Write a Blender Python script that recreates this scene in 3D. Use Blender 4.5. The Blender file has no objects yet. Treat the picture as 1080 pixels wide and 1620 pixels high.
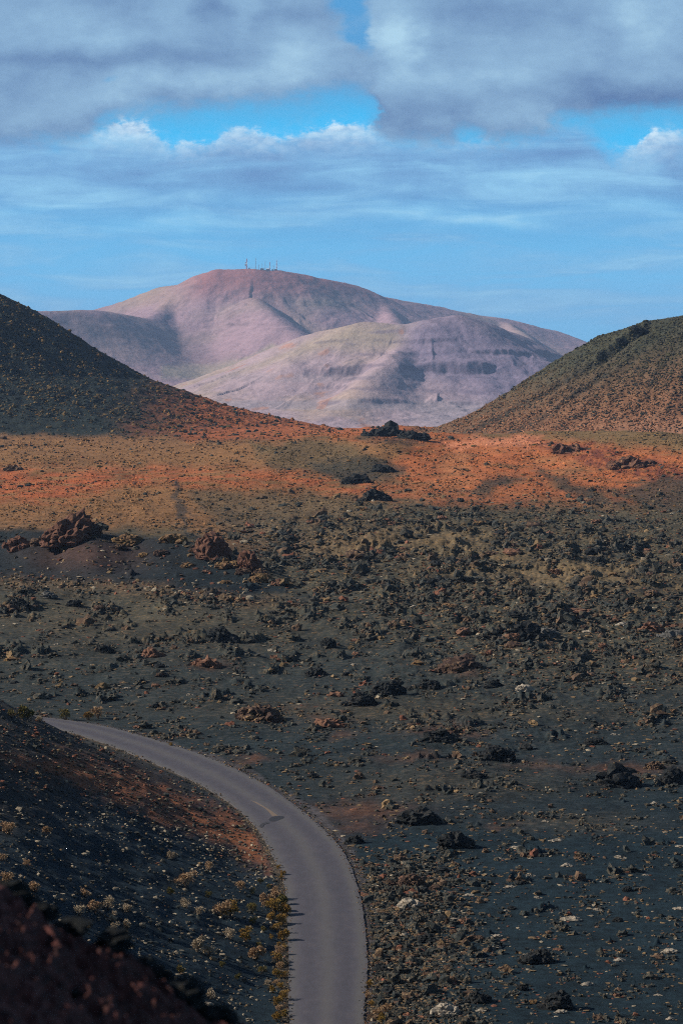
import bpy, bmesh, math
import numpy as np

rng = np.random.default_rng(11)
sc = bpy.context.scene
COL = sc.collection
F, CX, HR, CZ = 3800.0, 540.0, 620.0, 47.0     # lens in px of the 1080x1620 frame, axis, horizon row, eye height


def smooth(a, b, x):
    t = np.clip((x - a) / (b - a), 0, 1)
    return t * t * (3 - 2 * t)


# ------------------------------------------------------------------ noise
def _h(ix, iy, iz, seed):
    n = (ix * 374761393 + iy * 668265263 + iz * 2147483647 + seed * 1274126177) & 0xFFFFFFFF
    n = ((n ^ (n >> 13)) * 1274126177) & 0xFFFFFFFF
    n = ((n ^ (n >> 16)) * 2246822519) & 0xFFFFFFFF
    return (n ^ (n >> 15)) & 0xFFFF


GRAD2 = np.array([(math.cos(a), math.sin(a)) for a in np.linspace(0, 2 * math.pi, 64, endpoint=False)], dtype=np.float32)


def noise2(x, y, seed=0):
    x = np.asarray(x, dtype=np.float64); y = np.asarray(y, dtype=np.float64)
    x0 = np.floor(x); y0 = np.floor(y)
    ix = x0.astype(np.int64); iy = y0.astype(np.int64)
    fx = (x - x0).astype(np.float32); fy = (y - y0).astype(np.float32)
    u = fx * fx * fx * (fx * (fx * 6 - 15) + 10); v = fy * fy * fy * (fy * (fy * 6 - 15) + 10)

    def g(dx, dy):
        gr = GRAD2[_h(ix + dx, iy + dy, 0, seed) & 63]
        return gr[..., 0] * (fx - dx) + gr[..., 1] * (fy - dy)
    a = g(0, 0); b = g(1, 0); c = g(0, 1); d = g(1, 1)
    return 1.5 * ((a + (b - a) * u) * (1 - v) + (c + (d - c) * u) * v)


def fbm(x, y, seed=0, octv=4, gain=0.5, ridged=False):
    s = 0; a = 1; t = 0; fr = 1.0
    for o in range(octv):
        n = noise2(x * fr + 17.3 * o, y * fr - 9.1 * o, seed + o)
        if ridged:
            n = 1 - 2 * np.abs(n)
        s = s + a * n; t += a; a *= gain; fr *= 2.03
    return s / t


def noise3(p, seed=0):
    p0 = np.floor(p); i = p0.astype(np.int64); f = p - p0
    w = f * f * (3 - 2 * f)
    s = 0
    for dx in (0, 1):
        for dy in (0, 1):
            for dz in (0, 1):
                val = _h(i[:, 0] + dx, i[:, 1] + dy, i[:, 2] + dz, seed) / 32767.5 - 1
                wt = (w[:, 0] if dx else 1 - w[:, 0]) * (w[:, 1] if dy else 1 - w[:, 1]) * (w[:, 2] if dz else 1 - w[:, 2])
                s = s + val * wt
    return s


# ------------------------------------------------------------------ mesh helpers
def mesh_np(name, V, faces, smooth_shade=False, color=None, uv=None):
    """faces: (N,3) or (N,4) int array, or a list of such arrays"""
    if isinstance(faces, np.ndarray):
        faces = [faces]
    me = bpy.data.meshes.new(name)
    V = np.asarray(V, dtype=np.float32)
    me.vertices.add(len(V)); me.vertices.foreach_set('co', V.ravel())
    loops = np.concatenate([f.ravel() for f in faces]).astype(np.int32)
    tot = np.concatenate([np.full(len(f), f.shape[1], dtype=np.int32) for f in faces])
    start = np.concatenate([[0], np.cumsum(tot)[:-1]]).astype(np.int32)
    me.loops.add(len(loops)); me.loops.foreach_set('vertex_index', loops)
    me.polygons.add(len(tot)); me.polygons.foreach_set('loop_start', start)
    try:
        me.polygons.foreach_set('loop_total', tot)
    except Exception:
        pass
    me.polygons.foreach_set('use_smooth', np.full(len(tot), smooth_shade))
    me.update(calc_edges=True)
    if color is not None:
        at = me.color_attributes.new('tint', 'FLOAT_COLOR', 'POINT')
        c = np.asarray(color, dtype=np.float32)
        if c.shape[1] == 3:
            c = np.concatenate([c, np.ones((len(c), 1), dtype=np.float32)], axis=1)
        at.data.foreach_set('color', np.ascontiguousarray(c).ravel())
    if uv is not None:
        l = me.uv_layers.new(name='UVMap')
        l.data.foreach_set('uv', np.asarray(uv, dtype=np.float32)[loops].ravel())
    return me


def link(name, me, mat=None, parent=None):
    o = bpy.data.objects.new(name, me); COL.objects.link(o)
    if mat is not None and me is not None and not me.materials:
        me.materials.append(mat)
    if parent is not None:
        o.parent = parent
    return o


def tag(o, label=None, cat=None, group=None, kind=None):
    if label: o['label'] = label
    if cat: o['category'] = cat
    if group: o['group'] = group
    if kind: o['kind'] = kind
    return o


def grid_faces(R, C):
    i = np.arange(R * C).reshape(R, C)
    return np.stack([i[:-1, :-1], i[:-1, 1:], i[1:, 1:], i[1:, :-1]], -1).reshape(-1, 4)


def icos(sub):
    bm = bmesh.new(); bmesh.ops.create_icosphere(bm, subdivisions=sub, radius=1.0)
    bm.verts.ensure_lookup_table()
    V = np.array([v.co[:] for v in bm.verts]); T = np.array([[v.index for v in f.verts] for f in bm.faces])
    bm.free()
    return V, T


# ------------------------------------------------------------------ materials
class G:
    """tiny helper that writes node chains"""
    def __init__(s, tree):
        s.t = tree; s.n = tree.nodes; s.l = tree.links

    def node(s, typ, **kw):
        nd = s.n.new(typ)
        for k, v in kw.items():
            setattr(nd, k, v)
        return nd

    def put(s, sock, v):
        if hasattr(v, 'is_output') or isinstance(v, bpy.types.NodeSocket):
            s.l.new(v, sock)
        elif isinstance(v, (tuple, list)):
            sock.default_value = tuple(v) + ((1.0,) if len(v) == 3 and len(sock.default_value) == 4 else ())
        else:
            sock.default_value = v

    def m(s, op, a, b=0.0, c=0.0, clamp=False):
        nd = s.node('ShaderNodeMath', operation=op, use_clamp=clamp)
        s.put(nd.inputs[0], a); s.put(nd.inputs[1], b)
        if len(nd.inputs) > 2: s.put(nd.inputs[2], c)
        return nd.outputs[0]

    def sstep(s, a, b, x):
        nd = s.node('ShaderNodeMapRange', interpolation_type='SMOOTHSTEP')
        s.put(nd.inputs[0], x); s.put(nd.inputs[1], a); s.put(nd.inputs[2], b)
        return nd.outputs[0]

    def mix(s, f, a, b, blend='MIX'):
        nd = s.node('ShaderNodeMix', data_type='RGBA', blend_type=blend)
        s.put(nd.inputs[0], f); s.put(nd.inputs[6], a); s.put(nd.inputs[7], b)
        return nd.outputs[2]

    def noise(s, vec, scale, detail=4, rough=0.55, dist=0.0, dims='3D'):
        nd = s.node('ShaderNodeTexNoise', noise_dimensions=dims)
        if vec is not None: s.l.new(vec, nd.inputs['Vector'])
        nd.inputs['Scale'].default_value = scale; nd.inputs['Detail'].default_value = detail
        nd.inputs['Roughness'].default_value = rough; nd.inputs['Distortion'].default_value = dist
        return nd

    def vscale(s, vec, sc3):
        nd = s.node('ShaderNodeVectorMath', operation='MULTIPLY')
        s.l.new(vec, nd.inputs[0]); nd.inputs[1].default_value = sc3
        return nd.outputs[0]


def new_mat(name, rough=0.9, spec=0.2):
    m = bpy.data.materials.new(name); m.use_nodes = True
    g = G(m.node_tree)
    b = m.node_tree.nodes['Principled BSDF']
    b.inputs['Roughness'].default_value = rough
    b.inputs['Specular IOR Level'].default_value = spec
    return m, g, b


def bump(g, b, height, strength=0.5, dist=0.1):
    nd = g.node('ShaderNodeBump')
    nd.inputs['Strength'].default_value = strength; nd.inputs['Distance'].default_value = dist
    g.l.new(height, nd.inputs['Height']); g.l.new(nd.outputs[0], b.inputs['Normal'])


def mat_ground():
    m, g, b = new_mat('volcanic_ground', 0.95, 0.1)
    at = g.node('ShaderNodeAttribute', attribute_name='tint')
    pos = g.node('ShaderNodeNewGeometry').outputs['Position']
    n1 = g.noise(pos, 0.9, 8, 0.7)
    n2 = g.noise(pos, 0.12, 6, 0.65)
    n3 = g.noise(pos, 5.0, 4, 0.7)
    # grain of the ground: value varies with cinder size and lichen
    v = g.m('ADD', g.m('MULTIPLY', n1.outputs[0], 1.5), g.m('MULTIPLY', n3.outputs[0], 0.9))
    v = g.m('ADD', v, g.m('MULTIPLY', n2.outputs[0], 0.7))
    v = g.m('MULTIPLY_ADD', v, 1.75, -1.75)
    v = g.m('MAXIMUM', v, 0.22)
    cv = g.node('ShaderNodeCombineColor')
    for i in range(3): g.l.new(v, cv.inputs[i])
    c = g.mix(1.0, at.outputs['Color'], cv.outputs[0], 'MULTIPLY')
    # alpha carries how much ochre grass and lichen speckles the place
    sp = g.m('MULTIPLY', g.sstep(0.53, 0.62, n1.outputs[0]), at.outputs['Alpha'])
    sp2 = g.m('MULTIPLY', g.sstep(0.57, 0.66, g.noise(pos, 2.6, 5, 0.7).outputs[0]), at.outputs['Alpha'])
    sp = g.m('MAXIMUM', sp, sp2)
    c = g.mix(sp, c, (0.22, 0.122, 0.05))
    g.l.new(c, b.inputs['Base Color'])
    h = g.m('ADD', n1.outputs[0], g.m('MULTIPLY', n3.outputs[0], 0.35))
    bump(g, b, h, 0.55, 0.35)
    return m


def mat_rock(name, base, lichen, dust, attr=False, lich=0.56):
    m, g, b = new_mat(name, 0.92, 0.15)
    tc = g.node('ShaderNodeTexCoord').outputs['Object']
    oi = g.node('ShaderNodeObjectInfo').outputs['Random']
    geo = g.node('ShaderNodeNewGeometry')
    vec = tc if not attr else geo.outputs['Position']
    ofs = g.node('ShaderNodeVectorMath', operation='ADD'); g.l.new(vec, ofs.inputs[0])
    cx = g.node('ShaderNodeCombineXYZ'); g.l.new(g.m('MULTIPLY', oi, 37.0), cx.inputs[0]); g.l.new(g.m('MULTIPLY', oi, 91.0), cx.inputs[1])
    g.l.new(cx.outputs[0], ofs.inputs[1])
    vec = ofs.outputs[0]
    n1 = g.noise(vec, 2.2, 8, 0.7); n2 = g.noise(vec, 7.0, 6, 0.7); n3 = g.noise(vec, 1.1, 4, 0.6)
    c0 = base
    if attr:
        at = g.node('ShaderNodeAttribute', attribute_name='tint'); c0 = at.outputs['Color']
    c = g.mix(g.sstep(0.40, 0.75, n1.outputs[0]), c0, g.mix(0.6, c0, dust))
    mask = g.m('MULTIPLY', g.sstep(lich, lich + 0.07, n2.outputs[0]), g.sstep(0.38, 0.6, n3.outputs[0]))
    if attr:
        mask = g.m('MULTIPLY', mask, at.outputs['Alpha'])
    else:
        mask = g.m('MULTIPLY', mask, g.m('ADD', 0.25, g.m('MULTIPLY', oi, 0.75)))
    c = g.mix(mask, c, lichen)
    v = g.m('ADD', 0.45, g.m('MULTIPLY', n2.outputs[0], 1.1))
    cv = g.node('ShaderNodeCombineColor')
    for i in range(3): g.l.new(v, cv.inputs[i])
    c = g.mix(1.0, c, cv.outputs[0], 'MULTIPLY')
    g.l.new(c, b.inputs['Base Color'])
    bump(g, b, g.m('ADD', n2.outputs[0], n1.outputs[0]), 0.8, 0.12)
    return m


def mat_leaf(name, c1, c2, c3):
    m, g, b = new_mat(name, 0.85, 0.1)
    tc = g.node('ShaderNodeTexCoord').outputs['Object']
    oi = g.node('ShaderNodeObjectInfo').outputs['Random']
    n = g.noise(tc, 2.5, 5, 0.7)
    n2 = g.noise(tc, 14.0, 2, 0.6)
    c = g.mix(g.sstep(0.4, 0.62, n.outputs[0]), c1, c2)
    c = g.mix(g.m('MULTIPLY', g.sstep(0.5, 0.65, n2.outputs[0]), 0.7), c, c3)
    c = g.mix(g.m('MULTIPLY', oi, 0.35), c, c3)
    g.l.new(c, b.inputs['Base Color'])
    return m


def mat_plain(name, col, rough=0.7, var=0.3, scale=3.0):
    m, g, b = new_mat(name, rough, 0.3)
    tc = g.node('ShaderNodeTexCoord').outputs['Object']
    n = g.noise(tc, scale, 5, 0.6)
    c = g.mix(g.m('MULTIPLY', n.outputs[0], var), col, tuple(x * 0.5 for x in col))
    g.l.new(c, b.inputs['Base Color'])
    return m


def mat_tint(name, scale=3.0, rough=0.9, bs=0.3, bd=0.1):
    m, g, b = new_mat(name, rough, 0.15)
    at = g.node('ShaderNodeAttribute', attribute_name='tint')
    pos = g.node('ShaderNodeNewGeometry').outputs['Position']
    n = g.noise(pos, scale, 7, 0.7)
    v = g.m('ADD', 0.35, g.m('MULTIPLY', n.outputs[0], 1.3))
    cv = g.node('ShaderNodeCombineColor')
    for i in range(3): g.l.new(v, cv.inputs[i])
    g.l.new(g.mix(1.0, at.outputs['Color'], cv.outputs[0], 'MULTIPLY'), b.inputs['Base Color'])
    bump(g, b, n.outputs[0], bs, bd)
    return m


# ------------------------------------------------------------------ the lie of the land
_D = np.exp(np.linspace(math.log(1.0), math.log(60000), 4000))
_Z = np.interp(_D, [1, 200, 300, 400, 500, 700, 1000, 1300, 1600, 1780, 2000, 2400, 3500, 6500, 60000],
               [-0.3, 0, 1, 2.4, 4, 8, 12, 16, 20.0, 21.0, 14, -14, -70, -112, -115])
_k = np.hanning(61); _k /= _k.sum()
_Z = np.convolve(np.pad(_Z, 30, mode='edge'), _k, 'valid')


def plain(D):
    return np.interp(D, _D, _Z)


def row_to_D(row):
    """depth at which the smooth plain is seen in this picture row"""
    Ds = np.linspace(60, 1700, 6000)
    rows = HR + F * (CZ - plain(Ds)) / Ds
    return np.interp(-np.asarray(row, float), -rows, Ds)


def on_plain(px, row):
    D = row_to_D(row)
    return np.stack([(np.asarray(px, float) - CX) * D / F, D], -1)


# road edges, walked from below the frame to where it leaves behind the flank
L_EDGE = [(462, 1990), (459, 1800), (458, 1680), (458, 1620), (456, 1575), (457, 1525), (455, 1475), (453, 1425), (447, 1390), (432, 1355), (407, 1312),
          (370, 1275), (320, 1243), (270, 1219), (200, 1189), (130, 1164), (65, 1147), (0, 1139), (-120, 1131), (-330, 1122)]
R_EDGE = [(570, 1990), (572, 1800), (573, 1680), (575, 1620), (577, 1580), (581, 1535), (579, 1485), (573, 1435), (563, 1395), (552, 1365), (534, 1335),
          (500, 1301), (460, 1269), (415, 1239), (345, 1204), (255, 1173), (165, 1149), (70, 1135), (-80, 1123), (-330, 1113)]


def resample(P, n, wob=0):
    P = np.asarray(P); d = np.concatenate([[0], np.cumsum(np.hypot(*np.diff(P, axis=0).T))])
    return P, d / d[-1]


def catmull(P, per=14):
    P = np.asarray(P, float); P = np.vstack([2 * P[0] - P[1], P, 2 * P[-1] - P[-2]])
    out = []
    for i in range(1, len(P) - 2):
        t = np.linspace(0, 1, per, endpoint=False)[:, None]
        a, b, c, d = P[i - 1:i + 3]
        out.append(0.5 * (2 * b + (c - a) * t + (2 * a - 5 * b + 4 * c - d) * t ** 2 + (3 * b - a - 3 * c + d) * t ** 3))
    out.append(P[-2:-1])
    return np.vstack(out)


RL = catmull(on_plain(*np.array(L_EDGE).T))
RR = catmull(on_plain(*np.array(R_EDGE).T))
ROADPOLY = np.vstack([RL[::4], RR[::-4]])


def sd_poly(x, y, P):
    """signed distance to polygon (negative inside)"""
    d = np.full(x.shape, 1e18); ins = np.zeros(x.shape, bool)
    n = len(P)
    for i in range(n):
        ax, ay = P[i]; bx, by = P[(i + 1) % n]
        ex, ey = bx - ax, by - ay
        wx, wy = x - ax, y - ay
        t = np.clip((wx * ex + wy * ey) / (ex * ex + ey * ey + 1e-12), 0, 1)
        d = np.minimum(d, (wx - ex * t) ** 2 + (wy - ey * t) ** 2)
        if ay != by:
            c = ((ay > y) != (by > y)) & (x < (bx - ax) * (y - ay) / (by - ay) + ax)
            ins ^= c
    d = np.sqrt(d)
    return np.where(ins, -d, d)


def d_line(px, row, P):
    d = np.full(px.shape, 1e18)
    for (ax, ay), (bx, by) in zip(P[:-1], P[1:]):
        ex, ey = bx - ax, by - ay
        t = np.clip(((px - ax) * ex + (row - ay) * ey) / (ex * ex + ey * ey), 0, 1)
        d = np.minimum(d, (px - ax - ex * t) ** 2 + (row - ay - ey * t) ** 2)
    return np.sqrt(d)


_o = np.argsort(RL[:, 1])
XE_D, XE_X = RL[_o][:, 1], RL[_o][:, 0]


def smax(a, b, k):
    h = np.clip(0.5 + 0.5 * (a - b) / k, 0, 1)
    return b + (a - b) * h + k * h * (1 - h)


def outcrop(px, row):
    """where lava breaks through the ash: long broken ridges, none on the smooth ash"""
    n = fbm(px / 74 + .3 * row / 40, row / 21, 401, 5, .62)
    big = fbm(px / 240, row / 60, 407, 3)
    th = np.interp(row, [800, 900, 1000, 1120, 1300, 1650], [.30, .12, .16, .24, .34, .38]) - .22 * big
    zone = smooth(800, 850, row)
    return smooth(th, th + .16, n) * zone


MX = [-120, 0, 110, 200, 280, 330, 400, 440, 475]
M_D = [620, 600, 580, 574, 566, 558, 545, 532, 520]
M_R = [838, 838, 842, 850, 856, 868, 893, 916, 942]


def terrain(x, y):
    z = plain(y)
    u = CX + F * x / np.maximum(y, 1.0)
    row0 = HR + F * (CZ - z) / np.maximum(y, 1.0)
    far = smooth(330, 480, y)
    # low hummocks and lava rolls
    hum = fbm(x / 55, y / 75, 3, 3) * 2.2 * far + fbm(x / 19, y / 26, 5, 3) * 0.9 * smooth(250, 420, y)
    hum = hum * (1 - 0.55 * smooth(900, 1300, y))
    near_h = fbm(x / 22, y / 30, 8, 3) * 0.7 * smooth(90, 180, y) * (1 - far)
    z = z + hum + near_h
    # clinker field
    aa = np.exp(-(((u - 820) / 330) ** 2 + ((y - 560) / 230) ** 2))
    aa = np.maximum(aa, np.exp(-(((u - 560) / 160) ** 2 + ((y - 640) / 130) ** 2)))
    aa = np.maximum(aa, 0.25 * smooth(330, 420, y) * (1 - smooth(900, 1100, y)))
    rid = fbm(x / 9, y / 11, 21, 4, 0.6, True)
    z = z + aa * (np.maximum(rid, -0.2) * 1.7 + fbm(x / 30, y / 38, 24, 3, 0.5, True) * 1.6)
    oc = outcrop(u, row0) * smooth(500, 640, u + (row0 < 1120) * 2000) * smooth(140, 180, y)
    z = z + oc * (np.maximum(fbm(x / 3.4, y / 5.5, 411, 4, .6, True), -.3) * 1.15 + .35) * np.clip(y / 450, .45, 1.5)
    # bumps in the orange belt
    for (px, D, a, wx, wy) in [(540, 1180, 9.5, 55, 150), (610, 1080, 4, 20, 60), (850, 1190, 10, 75, 130), (1010, 1090, 7, 60, 110), (1180, 1000, 9, 70, 110),
                               (630, 1560, 5.5, 24, 90), (780, 900, 2.5, 30, 60), (120, 1200, 2.5, 80, 120), (330, 900, 2.0, 40, 50)]:
        z = z + a * np.exp(-((x - (px - CX) * D / F) / wx) ** 2 - ((y - D) / wy) ** 2)
    z = z + fbm(x / 40, y / 60, 31, 4) * 2.2 * smooth(800, 1000, y) * (1 - smooth(1700, 2200, y))
    # cinder mound that carries the red crags
    Dc = np.interp(u, MX, M_D) + 5 * noise2(u / 60, u * 0, 77); zc = CZ - (np.interp(u, MX, M_R) - HR) * Dc / F
    amp = np.maximum(zc - plain(Dc), 0) * smooth(-420, -60, u)
    front = 1 - np.clip((Dc - y) / (amp * 3.6 + 6), 0, 1)
    back = 1 - smooth(0, 130, y - Dc)
    fr = np.where(front < 0.25, front * front * 2, front - 0.125) / 0.875
    mound = amp * np.where(y < Dc, fr, back)
    z = np.where(mound > 0, plain(y) + (z - plain(y)) * (1 - 0.85 * np.clip(mound / 2.0, 0, 1)), z) + mound
    # the two cones
    ang = np.arctan2(y - 1900, x + 450)
    r = np.hypot(x + 450, y - 1900) + 7 * noise2(ang * 9, ang * 0, 41) + 3 * fbm(x / 25, y / 40, 44, 3)
    hl = np.interp(r, [0, 40, 110, 180, 205, 230, 255, 295, 330, 355, 380, 415, 470, 600, 3000],
                   [178, 176, 156, 124.5, 112, 97, 81, 58.5, 46, 37.5, 31, 23.5, 13, -30, -3000])
    hl = hl + fbm(x / 9, y / 14, 46, 4) * 1.6
    z = smax(z, hl, 3.0)
    ang = np.arctan2(y - 1500, x - 240)
    r = np.hypot(x - 240, y - 1500) + 3.5 * noise2(ang * 10, ang * 0, 51) + 1.5 * fbm(x / 18, y / 30, 54, 3)
    hr = np.interp(r, [0, 27, 42, 52, 78, 98, 117.5, 137, 161, 177, 200, 260, 3000],
                   [96.5, 94.5, 92, 89.5, 82, 70.7, 58.8, 46, 32, 26, 18, -10, -3000])
    hr = hr + fbm(x / 6, y / 10, 56, 4) * 1.0
    # rocky spine and gullies running down the right cone
    uu = CX + F * x / np.maximum(y, 1); rr = HR + F * (CZ - hr) / np.maximum(y, 1)
    onf = smooth(1560, 1480, y)
    for (P, a, w) in [([(1022, 513), (995, 527), (968, 548), (945, 566)], 2.6, 5), ([(945, 566), (880, 608), (820, 640), (740, 684)], 1.1, 4),
                      ([(950, 590), (905, 622), (870, 650)], 0.8, 3.5), ([(1080, 590), (1000, 640)], 0.7, 5)]:
        d = d_line(uu, rr, P) * np.where(rr > 495, 1, 3)
        side = np.exp(-((d) / w) ** 2)
        hr = hr + onf * a * side * (1 + 0.5 * noise2(uu / 9, rr / 9, 58))
        P2 = [(p[0] + w * 1.3, p[1] + w * 1.3) for p in P]
        hr = hr - onf * a * 0.8 * np.exp(-(d_line(uu, rr, P2) / w) ** 2)
    z = smax(z, hr, 2.5)
    # flank above the road's inner edge
    xe = np.interp(y, XE_D, XE_X)
    d = np.maximum(xe - x - 0.4, 0)
    w = 5.0
    fl = np.sqrt(d * d + w * w) - w
    fl = 0.53 * fl * (1 - smooth(348, 420, y))
    fl = np.where(fl > 22, 22 + 18 * np.tanh((fl - 22) / 18), fl)
    fl = fl + (fbm(x / 7, y / 9, 61, 4) * 0.7 + fbm(x / 2.2, y / 2.6, 63, 3) * 0.15) * smooth(0.8, 7, d) * (1 - smooth(345, 420, y))
    z = z + fl
    # the photographer's hillside and the rocky lip in front of it
    xc = 6 * np.tanh((x + 2) / 6)
    lip = 44.05 - 0.57 * xc + np.where(y < 14, 0.085 * (14 - y), -0.48 * (y - 14))
    lip = lip - 3.0 * smooth(-0.2, 1.6, x)* (1 - smooth(14, 60, y))
    nz = smooth(9, 13, y) * (1 - smooth(16, 40, y))
    lip = lip + 0.08 * fbm(x / 0.5, y / 0.7, 71, 4, 0.55) + nz * 0.10 * fbm(x / 0.22, y / 0.4, 73, 3, 0.6, True)
    z = smax(z, lip, 0.05)
    # road bed
    sel = (y > 95) & (y < 420) & (np.abs(x) < 110)
    if sel.any():
        sd = sd_poly(x[sel], y[sel], ROADPOLY)
        zz = z[sel]
        bed = plain(y[sel]) - 0.10
        k = smooth(0.15, 1.8, sd)
        kk = smooth(1.0, 14, sd)
        zs = bed + (zz - bed) * k
        z = z.copy(); z[sel] = np.where(xe[sel] - x[sel] > 0, zs, bed + (zz - bed) * k * (0.35 + 0.65 * kk))
    return z


# ------------------------------------------------------------------ colour of the land
def poly_mask(px, row, P, soft):
    P = np.asarray(P, float)
    lo = P.min(0) - soft; hi = P.max(0) + soft
    m = np.zeros(px.shape)
    s = (px > lo[0]) & (px < hi[0]) & (row > lo[1]) & (row < hi[1])
    if s.any():
        m[s] = smooth(soft, -soft, sd_poly(px[s], row[s], P))
    return m


def lanes(p, q):
    m = np.zeros(np.shape(p))
    for (ex, ey, ea, eb, k) in [(660, 852, 160, 22, .95), (560, 868, 90, 16, .7), (905, 906, 150, 20, .95), (780, 880, 120, 14, .7), (500, 800, 120, 14, .6), (1010, 930, 90, 12, .7), (700, 905, 80, 10, .5), (940, 848, 80, 10, .4)]:
        m = np.maximum(m, k * np.exp(-((p - ex) / ea) ** 2 - ((q - ey) / eb) ** 2))
    return m


ASH = (.0095, .0195, .0265)
DENS = {}


def land_colour(x, y, z):
    D = np.maximum(y, 1)
    px = CX + F * x / D; row = HR + F * (CZ - z) / D
    # wander the outlines of the patches
    wx = fbm(px / 46, row / 26, 101, 5, .6) * 34; wy = fbm(px / 46 + 50, row / 26, 105, 5, .6) * 17
    p = px + wx; q = row + wy
    n = x.shape
    c = np.empty(n + (3,)); c[...] = ASH
    sp = np.zeros(n)

    def lay(mask, col, speck=None):
        mask = np.clip(mask, 0, 1)
        for k in range(3): c[..., k] += (col[k] - c[..., k]) * mask
        if speck is not None:
            sp[...] += (speck - sp) * mask
    patch = 0.5 + 0.5 * fbm(px / 95, row / 26, 111, 6, 0.62)
    fine = 0.5 + 0.7 * fbm(px / 17, row / 8, 115, 5, 0.65)
    streak = 0.5 + 0.7 * fbm(px / 70 + row / 60, row / 6.5, 117, 5, 0.62)
    lay(smooth(1330, 1020, q), (.024, .031, .031), 0.2)
    lay(smooth(1120, 900, q) * smooth(.3, .75, patch), (.046, .046, .034), 0.5)
    lay(smooth(960, 850, q) * (0.3 + .7 * patch), (.085, .070, .040), 0.75)
    lay(smooth(830, 780, q), (.15, .095, .044), 0.6)
    # ochre plain below the left cone
    lay(poly_mask(p, q, [(-600, 560), (700, 560), (690, 760), (560, 800), (650, 870), (380, 880), (300, 835), (-600, 850)], 14) * (.55 + .45 * fine), (.23, .108, .044), 0.35)
    lay(poly_mask(p, q, [(395, 700), (520, 690), (640, 735), (650, 775), (520, 760), (430, 745)], 10) * .75, (.075, .062, .035), 0.75)
    lay(poly_mask(p, q, [(300, 772), (640, 790), (860, 800), (860, 830), (540, 850), (330, 830)], 10) * (.3 + .6 * fine), (.050, .050, .036), 0.55)
    # rust belts
    lay(poly_mask(p, q, [(-600, 738), (250, 742), (450, 745), (640, 772), (830, 786), (840, 802), (620, 792), (430, 768), (200, 768), (100, 795), (-600, 800)], 15) * smooth(.25, .6, streak), (.33, .092, .035), 0.15)
    lay(poly_mask(p, q, [(640, 712), (700, 690), (860, 692), (960, 705), (1700, 760), (1700, 800), (900, 800), (745, 788), (650, 772), (600, 745)], 14) * (.35 + .65 * smooth(.2, .55, streak)), (.35, .108, .040), 0.2)
    lay(poly_mask(p, q, [(640, 712), (700, 692), (960, 708), (1700, 770), (1700, 800), (900, 795), (650, 770)], 14) * smooth(.52, .75, patch) * .7, (.17, .085, .040), 0.4)
    lay(poly_mask(p, q, [(690, 705), (830, 700), (900, 745), (800, 785), (700, 780)], 25) * smooth(.4, .8, patch) * .7, (.42, .160, .066), 0.15)
    lay(poly_mask(p, q, [(690, 692), (860, 690), (870, 704), (700, 708)], 5) * .8, (.50, .19, .10), 0.1)
    lay(poly_mask(p, q, [(840, 696), (940, 700), (1080, 738), (1700, 800), (1700, 830), (1060, 775), (980, 745), (870, 718)], 7) * smooth(.3, .6, fine), (.15, .045, .027), 0.1)
    for P in ([(722, 778), (800, 748), (825, 755), (770, 785)], [(840, 745), (890, 750), (990, 800), (940, 800), (900, 775)],
              [(950, 775), (1080, 750), (1700, 800), (1700, 900), (1010, 800)], [(560, 690), (600, 675), (670, 682), (670, 700), (610, 703)],
              [(480, 735), (590, 722), (640, 745), (560, 765)]):
        lay(poly_mask(p, q, P, 7) * .85, (.034, .036, .030), 0.5)
    # saddle and left cone
    hillL = poly_mask(px + wx * .4, row + wy * .5, [(-700, 100), (0, 430), (260, 590), (420, 640), (520, 660), (640, 668), (640, 690), (420, 695), (200, 690), (-700, 684)], 6) * (y > 1250)
    lay(hillL, (.018, .026, .024), 0.10)
    lay(hillL * smooth(200, 350, px + wx * 1.6 + (row - 600) * .7) * (.5 + .5 * fine), (.24, .074, .028), 0.2)
    lay(hillL * smooth(330, 430, px + wx) * .7, (.34, .110, .042), 0.25)
    lay(poly_mask(p, q, [(300, 600), (720, 600), (760, 695), (600, 695), (300, 695)], 10) * smooth(.25, .6, streak) * .85, (.33, .095, .034), 0.25)
    # right cone
    hillR = smooth(198, 186, np.hypot(x - 240, y - 1500) + 5 * fbm(x / 15, y / 20, 121, 3)) * (y > 1250)
    band = 0.5 + 0.5 * fbm((px + row * 1.25) / 26, (row - px * .6) / 180, 123, 4, 0.6)
    lay(hillR, (.040, .044, .030), 0.22)
    lay(hillR * smooth(560, 700, row + (px - 900) * .25 + 60 * (band - .5)) * .85, (.25, .110, .058), 0.2)
    lay(hillR * smooth(640, 715, row + 40 * (band - .5)) * smooth(880, 1010, px) * .8, (.33, .175, .115), 0.3)
    lay(hillR * smooth(0.56, 0.75, band) * .6, (.040, .040, .030), 0.2)
    for P in ([(1022, 517), (975, 552), (880, 612), (800, 655), (725, 692)], [(958, 592), (905, 626), (868, 655), (800, 690)]):
        lay(hillR * smooth(9, 2, d_line(px, row, P) + 3 * fine) * .8, (.026, .028, .024), 0.0)  # shade along the gully edges, laid into the colour as dark lines
    # mid ground
    aa = poly_mask(p, q, [(350, 835), (440, 812), (600, 800), (900, 802), (1700, 810), (1700, 1080), (860, 1070), (690, 1010), (560, 965), (430, 905)], 45)
    aa = aa * smooth(.22, .5, patch + .25 * aa)
    lay(aa * (.6 + .4 * patch), (.044, .046, .036), 0.62)
    lay(lanes(p, q) * (.35 + .65 * fine), (.175, .118, .060), 0.6)
    oc = outcrop(px, row)
    lay(oc * .8, (.014, .017, .018), 0.18)
    # mound
    Dc = np.interp(px, MX, M_D)
    md = poly_mask(px + wx * .3, row + wy * .3, [(-400, 838), (0, 836), (110, 838), (200, 846), (280, 853), (330, 866), (400, 892), (460, 938), (350, 946), (200, 925), (0, 918), (-400, 920)], 6) * (y < Dc + 14) * (y > 480)
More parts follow.
